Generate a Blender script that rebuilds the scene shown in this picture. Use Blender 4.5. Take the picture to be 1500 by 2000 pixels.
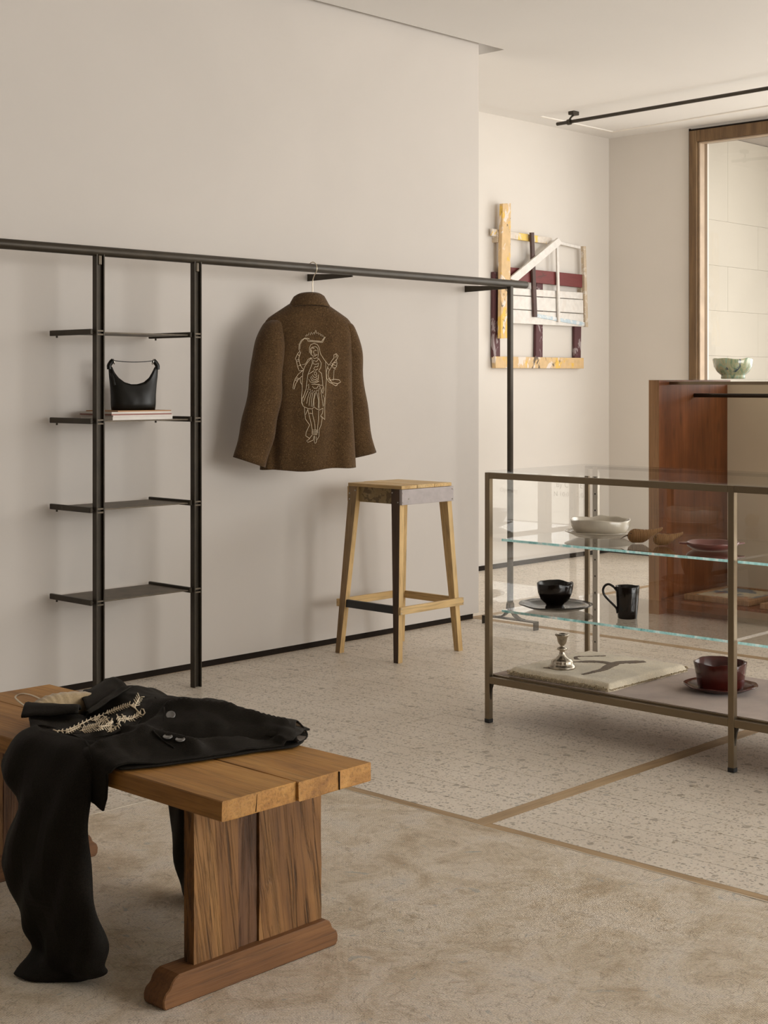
import bpy, bmesh, math, random
from mathutils import Vector, noise

random.seed(7)
for o in list(bpy.data.objects):
    bpy.data.objects.remove(o, do_unlink=True)
SC = bpy.context.scene
COL = SC.collection

# ------------------------------------------------------------------ camera
YAW = math.radians(43.364)
FW = Vector((math.cos(YAW), math.sin(YAW), 0))      # camera forward on the floor plan
RT = Vector((math.sin(YAW), -math.cos(YAW), 0))     # camera right
cam_d = bpy.data.cameras.new('camera')
cam = bpy.data.objects.new('camera', cam_d)
COL.objects.link(cam)
cam.location = (0, 0, 1.25)
cam.rotation_euler = (math.pi / 2, 0, YAW - math.pi / 2)
cam_d.sensor_fit = 'HORIZONTAL'
cam_d.sensor_width = 36
cam_d.lens = 36 * 2881 / 1500
cam_d.shift_y = -(1000 - 749) / 1500
cam_d.clip_start = 0.05
SC.camera = cam

# ------------------------------------------------------------------ world, daylight, added side light and sun, exposure
w = bpy.data.worlds.new('sky')
SC.world = w
w.use_nodes = True
bg = w.node_tree.nodes['Background']
bg.inputs[0].default_value = (1.0, 0.985, 0.955, 1)
bg.inputs[1].default_value = 1.0
ld = bpy.data.lights.new('window_daylight', 'AREA')
ld.shape = 'RECTANGLE'
ld.size = 6.4
ld.size_y = 3.4
ld.energy = 205
ld.color = (1.0, 0.99, 0.975)
lo = bpy.data.objects.new('window_daylight', ld)
COL.objects.link(lo)
lo.location = (10.7, 1.1, 2.35)
lo.rotation_euler = (math.radians(76), 0, math.pi / 2)
ld2 = bpy.data.lights.new('added_side_light', 'AREA')  # extra light added from the side to brighten the room
ld2.shape = 'RECTANGLE'
ld2.size = 5.6
ld2.size_y = 2.7
ld2.energy = 275
ld2.color = (1.0, 0.99, 0.975)
lo2 = bpy.data.objects.new('added_side_light', ld2)
COL.objects.link(lo2)
lo2.location = (5.6, -4.3, 1.65)
lo2.rotation_euler = (math.pi / 2, 0, 0)
sd = bpy.data.lights.new('added_sun', 'SUN')  # added to brighten the pavement outside, out of view
sd.energy = 5.5
sd.angle = math.radians(1.0)
sd.color = (1.0, 0.95, 0.87)
so = bpy.data.objects.new('added_sun', sd)
COL.objects.link(so)
so.location = (4, 12, 12)
so.rotation_euler = Vector((0.32, -0.5, -0.8)).to_track_quat('-Z', 'Y').to_euler()
SC.view_settings.view_transform = 'Standard'
SC.view_settings.look = 'None'
SC.view_settings.gamma = 1
SC.view_settings.use_curve_mapping = False
SC.view_settings.exposure = 0.45

# ------------------------------------------------------------------ geometry helpers
ORG = {}


def link(o):
    COL.objects.link(o)
    return o


def thing(name, label, cat, loc=(0, 0, 0), group=None):
    o = link(bpy.data.objects.new(name, None))
    o.empty_display_size = 0.05
    o.location = loc
    ORG[o] = Vector(loc)
    o['label'] = label
    o['category'] = cat
    if group:
        o['group'] = group
    return o


def put(name, geo, mat, parent=None, smooth=False, bevel=0.0, segs=1, loc=None, label=None, cat=None,
        group=None, kind=None, solid=0.0, subsurf=0, uvmat=None):
    verts, faces = geo[0], geo[1]
    org = ORG[parent] if parent is not None else Vector(loc or (0, 0, 0))
    me = bpy.data.meshes.new(name)
    me.from_pydata([Vector(v) - org for v in verts], [], faces)
    bm = bmesh.new()
    bm.from_mesh(me)
    bmesh.ops.recalc_face_normals(bm, faces=bm.faces)
    if bevel:
        bmesh.ops.bevel(bm, geom=[e for e in bm.edges if len(e.link_faces) == 2 and e.calc_face_angle() > 0.5],
                        offset=bevel, segments=segs, affect='EDGES', profile=0.5, clamp_overlap=True)
    bm.to_mesh(me)
    bm.free()
    mats = mat if isinstance(mat, (list, tuple)) else [mat]
    for m in mats:
        me.materials.append(m)
    if len(geo) > 2:
        for p, i in zip(me.polygons, geo[2]):
            p.material_index = i
    if smooth:
        me.polygons.foreach_set('use_smooth', [True] * len(me.polygons))
    o = link(bpy.data.objects.new(name, me))
    ORG[o] = org
    if parent is not None:
        o.parent = parent
    else:
        o.location = org
    if solid:
        md = o.modifiers.new('thickness', 'SOLIDIFY')
        md.thickness = solid
        md.offset = 0
    if subsurf:
        md = o.modifiers.new('smooth', 'SUBSURF')
        md.levels = subsurf
        md.render_levels = subsurf
    if label:
        o['label'] = label
    if cat:
        o['category'] = cat
    if group:
        o['group'] = group
    if kind:
        o['kind'] = kind
    return o


def join(*gs):
    V, Fc, M = [], [], []
    for g in gs:
        n = len(V)
        V += list(g[0])
        Fc += [tuple(i + n for i in f) for f in g[1]]
        M += list(g[2]) if len(g) > 2 else [0] * len(g[1])
    return V, Fc, M


def box(x0, x1, y0, y1, z0, z1):
    v = [(x0, y0, z0), (x1, y0, z0), (x1, y1, z0), (x0, y1, z0), (x0, y0, z1), (x1, y0, z1), (x1, y1, z1), (x0, y1, z1)]
    return v, [(3, 2, 1, 0), (4, 5, 6, 7), (0, 1, 5, 4), (1, 2, 6, 5), (2, 3, 7, 6), (3, 0, 4, 7)]


def hexa(b, t):                      # eight corners: bottom loop, top loop
    return list(b) + list(t), [(3, 2, 1, 0), (4, 5, 6, 7), (0, 1, 5, 4), (1, 2, 6, 5), (2, 3, 7, 6), (3, 0, 4, 7)]


def rbox(c, sx, sy, sz, rz):         # box on its base centre c, turned about z
    ca, sa = math.cos(rz), math.sin(rz)
    v = []
    for z in (0, sz):
        for x, y in ((-sx, -sy), (sx, -sy), (sx, sy), (-sx, sy)):
            v.append((c[0] + (x * ca - y * sa) / 2, c[1] + (x * sa + y * ca) / 2, c[2] + z))
    return hexa(v[:4], v[4:])


def prism(poly, f0, f1):             # polygon swept between two placements
    n = len(poly)
    v = [f0(*p) for p in poly] + [f1(*p) for p in poly]
    fs = [tuple(range(n - 1, -1, -1)), tuple(range(n, 2 * n))]
    fs += [(i, (i + 1) % n, n + (i + 1) % n, n + i) for i in range(n)]
    return v, fs


def loft(rings, closed=True, cap0=False, cap1=False):
    n = len(rings[0])
    V = [p for r in rings for p in r]
    Fc = []
    for i in range(len(rings) - 1):
        for j in range(n if closed else n - 1):
            k = (j + 1) % n
            Fc.append((i * n + j, i * n + k, (i + 1) * n + k, (i + 1) * n + j))
    if cap0:
        Fc.append(tuple(range(n - 1, -1, -1)))
    if cap1:
        Fc.append(tuple(range((len(rings) - 1) * n, len(rings) * n)))
    return V, Fc


def tube(pts, r, seg=8, caps=True):
    P = [Vector(p) for p in pts]
    rr = r if isinstance(r, (list, tuple)) else [r] * len(P)
    rings = []
    t = (P[1] - P[0]).normalized()
    up = Vector((0, 0, 1)) if abs(t.z) < 0.9 else Vector((1, 0, 0))
    nrm = t.cross(up).normalized()
    for i, p in enumerate(P):
        a = P[max(i - 1, 0)]
        b = P[min(i + 1, len(P) - 1)]
        t = (b - a)
        t = t.normalized() if t.length > 1e-9 else Vector((0, 0, 1))
        nrm = (nrm - t * nrm.dot(t))
        nrm = nrm.normalized() if nrm.length > 1e-6 else t.orthogonal().normalized()
        bi = t.cross(nrm)
        rings.append([p + (nrm * math.cos(2 * math.pi * k / seg) + bi * math.sin(2 * math.pi * k / seg)) * rr[i] for k in range(seg)])
    return loft(rings, True, caps, caps)


def spline(pts, n=6):                # Catmull-Rom
    P = [Vector(p) for p in pts]
    P = [P[0] * 2 - P[1]] + P + [P[-1] * 2 - P[-2]]
    out = []
    for i in range(1, len(P) - 2):
        for k in range(n):
            t = k / n
            a, b, c, d = P[i - 1], P[i], P[i + 1], P[i + 2]
            out.append(0.5 * ((2 * b) + (c - a) * t + (2 * a - 5 * b + 4 * c - d) * t * t + (3 * b - a - 3 * c + d) * t ** 3))
    out.append(P[-2])
    return out


def lathe(prof, c, n=40, wob=None):  # profile of (radius, height); closed on the axis where r is 0
    rings = []
    for i, (r, z) in enumerate(prof):
        ring = []
        for k in range(n):
            a = 2 * math.pi * k / n
            q, dz = (wob(a, r, z) if wob else (1.0, 0.0))
            ring.append((c[0] + r * q * math.cos(a), c[1] + r * q * math.sin(a), c[2] + z + dz))
        rings.append(ring)
    return loft(rings, True, prof[0][0] < 0.02, prof[-1][0] < 0.02)


def interp(tab, x):
    if x <= tab[0][0]:
        return tab[0][1]
    for (a, va), (b, vb) in zip(tab, tab[1:]):
        if x <= b:
            t = (x - a) / (b - a)
            return va + (vb - va) * t
    return tab[-1][1]


def sstep(a, b, x):
    t = min(1, max(0, (x - a) / (b - a)))
    return t * t * (3 - 2 * t)


# ------------------------------------------------------------------ material helpers
def new_mat(name):
    m = bpy.data.materials.new(name)
    m.use_nodes = True
    return m, m.node_tree, m.node_tree.nodes['Principled BSDF']


def nd(nt, kind, **kw):
    n = nt.nodes.new(kind)
    for k, v in kw.items():
        setattr(n, k, v)
    return n


def col4(c):
    return (c[0], c[1], c[2], 1)


def ramp(nt, fac, stops, interpolation='LINEAR'):
    r = nd(nt, 'ShaderNodeValToRGB')
    cr = r.color_ramp
    cr.interpolation = interpolation
    while len(cr.elements) < len(stops):
        cr.elements.new(0.5)
    for e, (p, c) in zip(cr.elements, stops):
        e.position = p
        e.color = col4(c) if isinstance(c, (tuple, list)) else (c, c, c, 1)
    nt.links.new(fac, r.inputs[0])
    return r.outputs[0]


def coords(nt, space='Object', scale=(1, 1, 1), rnd=True, rot=None):
    if space == 'World':
        src = nd(nt, 'ShaderNodeNewGeometry').outputs['Position']
    else:
        src = nd(nt, 'ShaderNodeTexCoord').outputs[space]
        if rnd:
            oi = nd(nt, 'ShaderNodeObjectInfo')
            mu = nd(nt, 'ShaderNodeMath', operation='MULTIPLY')
            mu.inputs[1].default_value = 17.0
            nt.links.new(oi.outputs['Random'], mu.inputs[0])
            ad = nd(nt, 'ShaderNodeVectorMath', operation='ADD')
            nt.links.new(src, ad.inputs[0])
            nt.links.new(mu.outputs[0], ad.inputs[1])
            src = ad.outputs[0]
    if rot:
        mr = nd(nt, 'ShaderNodeMapping')
        mr.inputs['Rotation'].default_value = rot
        nt.links.new(src, mr.inputs[0])
        src = mr.outputs[0]
    mp = nd(nt, 'ShaderNodeMapping')
    mp.inputs['Scale'].default_value = scale
    nt.links.new(src, mp.inputs[0])
    return mp.outputs[0]


def ntex(nt, vec, scale=5, detail=4, rough=0.55, dist=0.0):
    n = nd(nt, 'ShaderNodeTexNoise')
    n.inputs['Scale'].default_value = scale
    n.inputs['Detail'].default_value = detail
    n.inputs['Roughness'].default_value = rough
    n.inputs['Distortion'].default_value = dist
    nt.links.new(vec, n.inputs['Vector'])
    return n.outputs['Fac']


def mixc(nt, fac, a, b, mode='MIX'):
    m = nd(nt, 'ShaderNodeMix', data_type='RGBA', blend_type=mode)
    for sock, v in ((m.inputs[0], fac), (m.inputs[6], a), (m.inputs[7], b)):
        if isinstance(v, (int, float)):
            sock.default_value = v
        elif isinstance(v, (tuple, list)):
            sock.default_value = col4(v)
        else:
            nt.links.new(v, sock)
    return m.outputs[2]


def bump(nt, bsdf, h, strength=0.3, dist=0.002):
    b = nd(nt, 'ShaderNodeBump')
    b.inputs['Strength'].default_value = strength
    b.inputs['Distance'].default_value = dist
    nt.links.new(h, b.inputs['Height'])
    nt.links.new(b.outputs[0], bsdf.inputs['Normal'])


def plain(name, c, rough=0.5, metal=0.0, var=0.12, scale=8, bmp=0.0, bscale=60, bdist=0.001, coat=0.0, sheen=0.0, spec=0.5):
    m, nt, b = new_mat(name)
    v = coords(nt)
    f = ntex(nt, v, scale, 4)
    dk = tuple(x * (1 - var) for x in c)
    lt = tuple(min(1, x * (1 + var)) for x in c)
    nt.links.new(ramp(nt, f, [(0.3, dk), (0.7, lt)]), b.inputs['Base Color'])
    b.inputs['Roughness'].default_value = rough
    b.inputs['Metallic'].default_value = metal
    b.inputs['Coat Weight'].default_value = coat
    b.inputs['Coat Roughness'].default_value = 0.08
    b.inputs['Sheen Weight'].default_value = sheen
    b.inputs['Specular IOR Level'].default_value = spec
    if bmp:
        bump(nt, b, ntex(nt, v, bscale, 3), bmp, bdist)
    return m


def wood(name, c0, c1, c2, axis='Y', rough=0.5, s=1.0, bmp=0.35, spec=0.4, knots=0.0, gaps=0.0, tilt=None):
    m, nt, b = new_mat(name)
    st = {'X': (1.2, 14, 14), 'Y': (14, 1.2, 14), 'Z': (14, 14, 1.2)}[axis]
    fn = {'X': (6, 170, 170), 'Y': (170, 6, 170), 'Z': (170, 170, 6)}[axis]
    v1 = coords(nt, 'Object', tuple(a * s for a in st), rot=tilt)
    v2 = coords(nt, 'Object', tuple(a * s for a in fn), rot=tilt)
    big = ntex(nt, v1, 1.0, 6, 0.6, 0.9)
    fine = ntex(nt, v2, 1.0, 3, 0.6, 0.3)
    base = ramp(nt, big, [(0.28, c0), (0.5, c1), (0.74, c2)])
    pores = ramp(nt, fine, [(0.33, 0.45), (0.5, 1.0)])
    colr = mixc(nt, 0.55, base, pores, 'MULTIPLY')
    v3 = coords(nt, 'Object', (3, 3, 3))
    cloud = ramp(nt, ntex(nt, v3, 1.3, 3), [(0.3, 0.78), (0.7, 1.12)])
    colr = mixc(nt, 0.8, colr, cloud, 'MULTIPLY')
    if knots:
        vk = coords(nt, 'Object', {'X': (5, 16, 16), 'Y': (16, 5, 16), 'Z': (16, 16, 5)}[axis])
        vo = nd(nt, 'ShaderNodeTexVoronoi')
        vo.inputs['Scale'].default_value = 0.8
        nt.links.new(vk, vo.inputs['Vector'])
        kn = ramp(nt, vo.outputs['Distance'], [(0.0, 0.25), (0.1, 0.5), (0.22, 1.0)])
        colr = mixc(nt, knots, colr, kn, 'MULTIPLY')
    h = fine
    if gaps:
        vg = coords(nt, 'Object', {'X': (2.2, 40, 40), 'Y': (40, 2.2, 40), 'Z': (40, 40, 2.2)}[axis], rot=tilt)
        gn = ntex(nt, vg, 1.0, 5, 0.65, 1.6)
        gr = ramp(nt, gn, [(0.36, 0.0), (0.50, 1.0)])
        colr = mixc(nt, gaps, colr, ramp(nt, gn, [(0.36, 0.28), (0.50, 1.0)]), 'MULTIPLY')
        h = gr
    nt.links.new(colr, b.inputs['Base Color'])
    b.inputs['Roughness'].default_value = rough
    b.inputs['Specular IOR Level'].default_value = spec
    bump(nt, b, h, bmp, 0.002)
    return m


def plaster(name, c, mottling=0.03):
    m, nt, b = new_mat(name)
    v = coords(nt, 'World')
    f = ntex(nt, v, 1.1, 5, 0.55, 0.4)
    nt.links.new(ramp(nt, f, [(0.3, tuple(x * (1 - mottling) for x in c)), (0.7, tuple(min(1, x * (1 + mottling)) for x in c))]), b.inputs['Base Color'])
    b.inputs['Roughness'].default_value = 0.85
    b.inputs['Specular IOR Level'].default_value = 0.2
    bump(nt, b, ntex(nt, v, 35, 4), 0.06, 0.002)
    return m


def glass_mat(name, tint=(0.992, 0.997, 0.995), strength=1.0):
    m = bpy.data.materials.new(name)
    m.use_nodes = True
    nt = m.node_tree
    nt.nodes.clear()
    out = nd(nt, 'ShaderNodeOutputMaterial')
    mix = nd(nt, 'ShaderNodeMixShader')
    tr = nd(nt, 'ShaderNodeBsdfTransparent')
    tr.inputs[0].default_value = col4(tint)
    gl = nd(nt, 'ShaderNodeBsdfGlossy')
    gl.inputs['Roughness'].default_value = 0.0
    fr = nd(nt, 'ShaderNodeFresnel')
    ge = nd(nt, 'ShaderNodeNewGeometry')
    fr.inputs['IOR'].default_value = 1.52
    # a thin sheet: both surfaces' reflection 2R/(1+R) taken where the ray enters
    tw = nd(nt, 'ShaderNodeMath', operation='MULTIPLY')
    tw.inputs[1].default_value = 2.0 * strength
    nt.links.new(fr.outputs[0], tw.inputs[0])
    pl = nd(nt, 'ShaderNodeMath', operation='ADD')
    pl.inputs[1].default_value = 1.0
    nt.links.new(fr.outputs[0], pl.inputs[0])
    dv = nd(nt, 'ShaderNodeMath', operation='DIVIDE')
    nt.links.new(tw.outputs[0], dv.inputs[0])
    nt.links.new(pl.outputs[0], dv.inputs[1])
    iv = nd(nt, 'ShaderNodeMath', operation='SUBTRACT')
    iv.inputs[0].default_value = 1.0
    nt.links.new(ge.outputs['Backfacing'], iv.inputs[1])
    mu = nd(nt, 'ShaderNodeMath', operation='MULTIPLY')
    nt.links.new(dv.outputs[0], mu.inputs[0])
    nt.links.new(iv.outputs[0], mu.inputs[1])
    nt.links.new(mu.outputs[0], mix.inputs[0])
    nt.links.new(tr.outputs[0], mix.inputs[1])
    nt.links.new(gl.outputs[0], mix.inputs[2])
    nt.links.new(mix.outputs[0], out.inputs[0])
    return m


def terrazzo():
    m, nt, b = new_mat('terrazzo')
    v = coords(nt, 'World')
    base = ramp(nt, ntex(nt, v, 2.2, 5, 0.6), [(0.3, (0.64, 0.56, 0.465)), (0.7, (0.77, 0.69, 0.595))])
    grain = ramp(nt, ntex(nt, v, 190, 3, 0.7), [(0.32, 0.76), (0.55, 1.05)])
    c = mixc(nt, 0.75, base, grain, 'MULTIPLY')

    def chips(c, scale, size, part, cols, amt):
        dv = nd(nt, 'ShaderNodeVectorMath', operation='ADD')
        no = nd(nt, 'ShaderNodeTexNoise')
        no.inputs['Scale'].default_value = scale * 1.6
        nt.links.new(v, no.inputs['Vector'])
        sc = nd(nt, 'ShaderNodeVectorMath', operation='SCALE')
        sc.inputs['Scale'].default_value = 0.5 / scale
        nt.links.new(no.outputs['Color'], sc.inputs[0])
        nt.links.new(v, dv.inputs[0])
        nt.links.new(sc.outputs[0], dv.inputs[1])
        vo = nd(nt, 'ShaderNodeTexVoronoi')
        vo.inputs['Scale'].default_value = scale
        nt.links.new(dv.outputs[0], vo.inputs['Vector'])
        sep = nd(nt, 'ShaderNodeSeparateColor')
        nt.links.new(vo.outputs['Color'], sep.inputs[0])
        near = ramp(nt, vo.outputs['Distance'], [(size, 1.0), (size + 0.05, 0.0)])
        some = ramp(nt, sep.outputs[0], [(part, 1.0), (part + 0.01, 0.0)])
        mk = nd(nt, 'ShaderNodeMath', operation='MULTIPLY')
        nt.links.new(near, mk.inputs[0])
        nt.links.new(some, mk.inputs[1])
        am = nd(nt, 'ShaderNodeMath', operation='MULTIPLY')
        am.inputs[1].default_value = amt
        nt.links.new(mk.outputs[0], am.inputs[0])
        cc = ramp(nt, sep.outputs[1], cols, 'CONSTANT')
        return mixc(nt, am.outputs[0], c, cc)
    dark = [(0.0, (0.24, 0.195, 0.14)), (0.35, (0.38, 0.34, 0.29)), (0.7, (0.45, 0.36, 0.25)), (0.9, (0.78, 0.72, 0.62))]
    c = chips(c, 26, 0.31, 0.11, dark, 0.65)
    c = chips(c, 58, 0.34, 0.22, dark, 0.75)
    c = chips(c, 125, 0.42, 0.32, dark, 0.8)
    nt.links.new(c, b.inputs['Base Color'])
    b.inputs['Roughness'].default_value = 0.42
    b.inputs['Specular IOR Level'].default_value = 0.35
    bump(nt, b, grain, 0.05, 0.001)
    return m


def rug_mat():
    m, nt, b = new_mat('faded_wool_rug')
    v = coords(nt, 'World')
    n1 = ntex(nt, v, 5.5, 8, 0.72, 0.5)
    n2 = ntex(nt, v, 13, 6, 0.7, 0.8)
    n3 = ntex(nt, v, 6.5, 4, 0.6, 3.0)
    c = ramp(nt, n1, [(0.30, (0.50, 0.37, 0.235)), (0.44, (0.69, 0.57, 0.42)), (0.56, (0.80, 0.69, 0.555)), (0.72, (0.70, 0.62, 0.53))])
    c = mixc(nt, ramp(nt, n2, [(0.56, 0.0), (0.66, 0.6)]), c, (0.50, 0.38, 0.25))
    c = mixc(nt, ramp(nt, n2, [(0.28, 0.55), (0.38, 0.0)]), c, (0.86, 0.78, 0.66))
    c = mixc(nt, ramp(nt, n3, [(0.64, 0.0), (0.68, 0.5)]), c, (0.36, 0.38, 0.36))
    # thin drawn outlines of the worn pattern
    ln = nd(nt, 'ShaderNodeMath', operation='SUBTRACT')
    ln.inputs[1].default_value = 0.5
    nt.links.new(n3, ln.inputs[0])
    ab = nd(nt, 'ShaderNodeMath', operation='ABSOLUTE')
    nt.links.new(ln.outputs[0], ab.inputs[0])
    c = mixc(nt, ramp(nt, ab.outputs[0], [(0.0, 0.6), (0.013, 0.0)]), c, (0.33, 0.25, 0.16))
    # weave
    wx = nd(nt, 'ShaderNodeTexWave', wave_type='BANDS', bands_direction='X')
    wy = nd(nt, 'ShaderNodeTexWave', wave_type='BANDS', bands_direction='Y')
    for wv in (wx, wy):
        wv.inputs['Scale'].default_value = 75
        wv.inputs['Distortion'].default_value = 2.0
        wv.inputs['Detail'].default_value = 2
        wv.inputs['Detail Scale'].default_value = 0.4
        nt.links.new(v, wv.inputs['Vector'])
    mu = nd(nt, 'ShaderNodeMath', operation='MULTIPLY')
    nt.links.new(wx.outputs['Fac'], mu.inputs[0])
    nt.links.new(wy.outputs['Fac'], mu.inputs[1])
    fz = ntex(nt, v, 170, 4, 0.75)
    ad = nd(nt, 'ShaderNodeMath', operation='ADD')
    nt.links.new(mu.outputs[0], ad.inputs[0])
    nt.links.new(fz, ad.inputs[1])
    c = mixc(nt, 0.85, c, ramp(nt, ad.outputs[0], [(0.35, 0.50), (0.62, 0.96), (0.9, 1.32)]), 'MULTIPLY')
    nt.links.new(c, b.inputs['Base Color'])
    b.inputs['Roughness'].default_value = 0.95
    b.inputs['Specular IOR Level'].default_value = 0.1
    b.inputs['Sheen Weight'].default_value = 0.15
    bump(nt, b, ad.outputs[0], 0.8, 0.003)
    return m


def cloth(name, c, var=0.35, scale=500, rough=0.9, sheen=0.2, bmp=0.4, speck=None):
    m, nt, b = new_mat(name)
    v = coords(nt, 'Object', rnd=False)
    f = ntex(nt, v, scale, 3, 0.7)
    cc = ramp(nt, f, [(0.3, tuple(x * (1 - var) for x in c)), (0.7, tuple(min(1, x * (1 + var)) for x in c))])
    cc = mixc(nt, 0.7, cc, ramp(nt, ntex(nt, v, 9, 4), [(0.3, 0.8), (0.7, 1.15)]), 'MULTIPLY')
    if speck:
        cc = mixc(nt, ramp(nt, ntex(nt, v, scale * 0.7, 2, 0.8), [(0.6, 0.0), (0.72, 0.8)]), cc, speck)
    nt.links.new(cc, b.inputs['Base Color'])
    b.inputs['Roughness'].default_value = rough
    b.inputs['Specular IOR Level'].default_value = 0.15
    b.inputs['Sheen Weight'].default_value = sheen
    b.inputs['Sheen Roughness'].default_value = 0.5
    bump(nt, b, f, bmp, 0.002)
    return m


def painted(name, c, patches, rough=0.7, scale=9, along=(1, 1, 1)):
    m, nt, b = new_mat(name)
    v = coords(nt, 'Object', along)
    cc = ramp(nt, ntex(nt, v, 30, 4), [(0.3, tuple(x * 0.85 for x in c)), (0.7, c)])
    for i, (p, lo_, amt) in enumerate(patches):
        vv = coords(nt, 'Object', tuple(a * (1 + 0.37 * i) for a in along))
        cc = mixc(nt, ramp(nt, ntex(nt, vv, scale, 4, 0.65, 0.8), [(lo_, 0.0), (lo_ + 0.04, amt)]), cc, p)
    nt.links.new(cc, b.inputs['Base Color'])
    b.inputs['Roughness'].default_value = rough
    bump(nt, b, ntex(nt, v, 60, 3), 0.2, 0.001)
    return m


MAT = {}
MAT['wall'] = plaster('wall_plaster', (0.59, 0.545, 0.50))
MAT['niche'] = plaster('niche_plaster', (0.70, 0.655, 0.60))
MAT['ceiling'] = plaster('ceiling_paint', (0.83, 0.81, 0.785), 0.012)
MAT['trimw'] = plaster('ceiling_trim_paint', (0.84, 0.80, 0.745), 0.01)
MAT['shopback'] = plaster('dark_brown_wall', (0.16, 0.12, 0.085))
MAT['white'] = plaster('side_wall_plaster', (0.50, 0.45, 0.39))
MAT['terrazzo'] = terrazzo()
MAT['grout'] = plain('dark_grout', (0.16, 0.12, 0.08), 0.9)
MAT['oakstrip'] = wood('oak_strip', (0.33, 0.215, 0.11), (0.44, 0.30, 0.165), (0.52, 0.37, 0.22), 'X', 0.55)
MAT['oakstripy'] = wood('oak_strip_cross', (0.33, 0.215, 0.11), (0.44, 0.30, 0.165), (0.52, 0.37, 0.22), 'Y', 0.55)
MAT['base'] = plain('dark_plinth', (0.020, 0.014, 0.010), 0.85, spec=0.15)
MAT['dark'] = plain('blackened_steel', (0.048, 0.038, 0.026), 0.45, 0.35, 0.15, 14, spec=0.35)
MAT['shelfmet'] = plain('brown_steel_plate', (0.115, 0.090, 0.062), 0.5, 0.35, 0.25, 20, spec=0.4)
MAT['bronze'] = plain('champagne_bronze', (0.225, 0.175, 0.115), 0.3, 0.9, 0.06, 10)
MAT['steel'] = plain('brushed_steel', (0.55, 0.51, 0.45), 0.3, 0.95, 0.06, 20)
MAT['rubber'] = plain('black_rubber', (0.012, 0.012, 0.012), 0.6)
MAT['glass'] = glass_mat('clear_glass')
MAT['wglass'] = glass_mat('window_glass', (0.985, 0.985, 0.98), 0.8)
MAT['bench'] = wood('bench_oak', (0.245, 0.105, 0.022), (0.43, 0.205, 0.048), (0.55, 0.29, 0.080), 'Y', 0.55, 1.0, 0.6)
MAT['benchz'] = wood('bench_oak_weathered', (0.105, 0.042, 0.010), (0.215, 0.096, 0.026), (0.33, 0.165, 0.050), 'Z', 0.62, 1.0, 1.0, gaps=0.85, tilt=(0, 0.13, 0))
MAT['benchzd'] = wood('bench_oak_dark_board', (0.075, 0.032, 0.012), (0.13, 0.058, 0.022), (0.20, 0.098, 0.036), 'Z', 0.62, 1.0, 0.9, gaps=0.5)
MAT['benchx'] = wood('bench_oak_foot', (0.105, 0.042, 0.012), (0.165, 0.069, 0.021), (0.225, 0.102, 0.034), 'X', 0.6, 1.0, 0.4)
MAT['pine'] = wood('pine', (0.52, 0.33, 0.13), (0.64, 0.43, 0.19), (0.72, 0.52, 0.26), 'Z', 0.5, 0.8, 0.15, knots=0.35)
MAT['piney'] = wood('pine_cross', (0.52, 0.33, 0.13), (0.64, 0.43, 0.19), (0.72, 0.52, 0.26), 'Y', 0.5, 0.8, 0.15, knots=0.35)
MAT['pinex'] = wood('pine_long', (0.52, 0.33, 0.13), (0.64, 0.43, 0.19), (0.72, 0.52, 0.26), 'X', 0.5, 0.8, 0.15, knots=0.35)
MAT['brownleg'] = wood('brown_stained_leg', (0.24, 0.15, 0.07), (0.31, 0.20, 0.10), (0.37, 0.25, 0.13), 'Z', 0.6)
MAT['darkleg'] = wood('dark_stained_leg', (0.05, 0.027, 0.016), (0.08, 0.045, 0.026), (0.11, 0.062, 0.036), 'Z', 0.55)
MAT['walnut'] = wood('red_walnut', (0.105, 0.030, 0.008), (0.165, 0.050, 0.014), (0.23, 0.078, 0.024), 'Z', 0.42, 0.7, 0.15, knots=0.5)
MAT['walnutedge'] = wood('walnut_edge', (0.24, 0.12, 0.05), (0.31, 0.165, 0.075), (0.37, 0.21, 0.10), 'Z', 0.5, 0.7, 0.15)
MAT['winframe'] = wood('window_wood', (0.10, 0.055, 0.024), (0.17, 0.098, 0.043), (0.24, 0.148, 0.068), 'Z', 0.5, 0.8, 0.2)
MAT['winstop'] = plain('window_bead_metal', (0.42, 0.32, 0.23), 0.35, 0.4)
MAT['rug'] = rug_mat()


# ------------------------------------------------------------------ room shell
def struct(name, geo, mat, **kw):
    return put(name, geo, mat, kind='structure', **kw)


floor = struct('floor', box(-3.0, 9.35, -4.0, 6.45, -0.08, -0.010), MAT['grout'],
               label='beige terrazzo tile floor with thin oak dividing strips')
PX_, WS = 0.1205, 0.058
xe = []
for k in range(26):
    xe.append((3.2 - PX_ * (k + 1), 3.2 - PX_ * k))
for k in range(23):
    xe.append((3.258 + PX_ * k, 3.258 + PX_ * (k + 1)))
for k in range(26):
    xe.append((6.088 + PX_ * k, min(6.088 + PX_ * (k + 1), 9.1)))
ye = []
for y0, y1, top in ((2.71, 5.035, False), (0.37, 2.655, True), (-1.97, 0.315, True), (5.09, 6.30, False)):
    n = math.ceil((y1 - y0) / 0.48 - 1e-6)
    for k in range(n):
        ye.append((max(y1 - 0.48 * (k + 1), y0), y1 - 0.48 * k) if top else (y0 + 0.48 * k, min(y0 + 0.48 * (k + 1), y1)))
g = 0.0009
shared = {}
rest = []
count = 0
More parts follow.
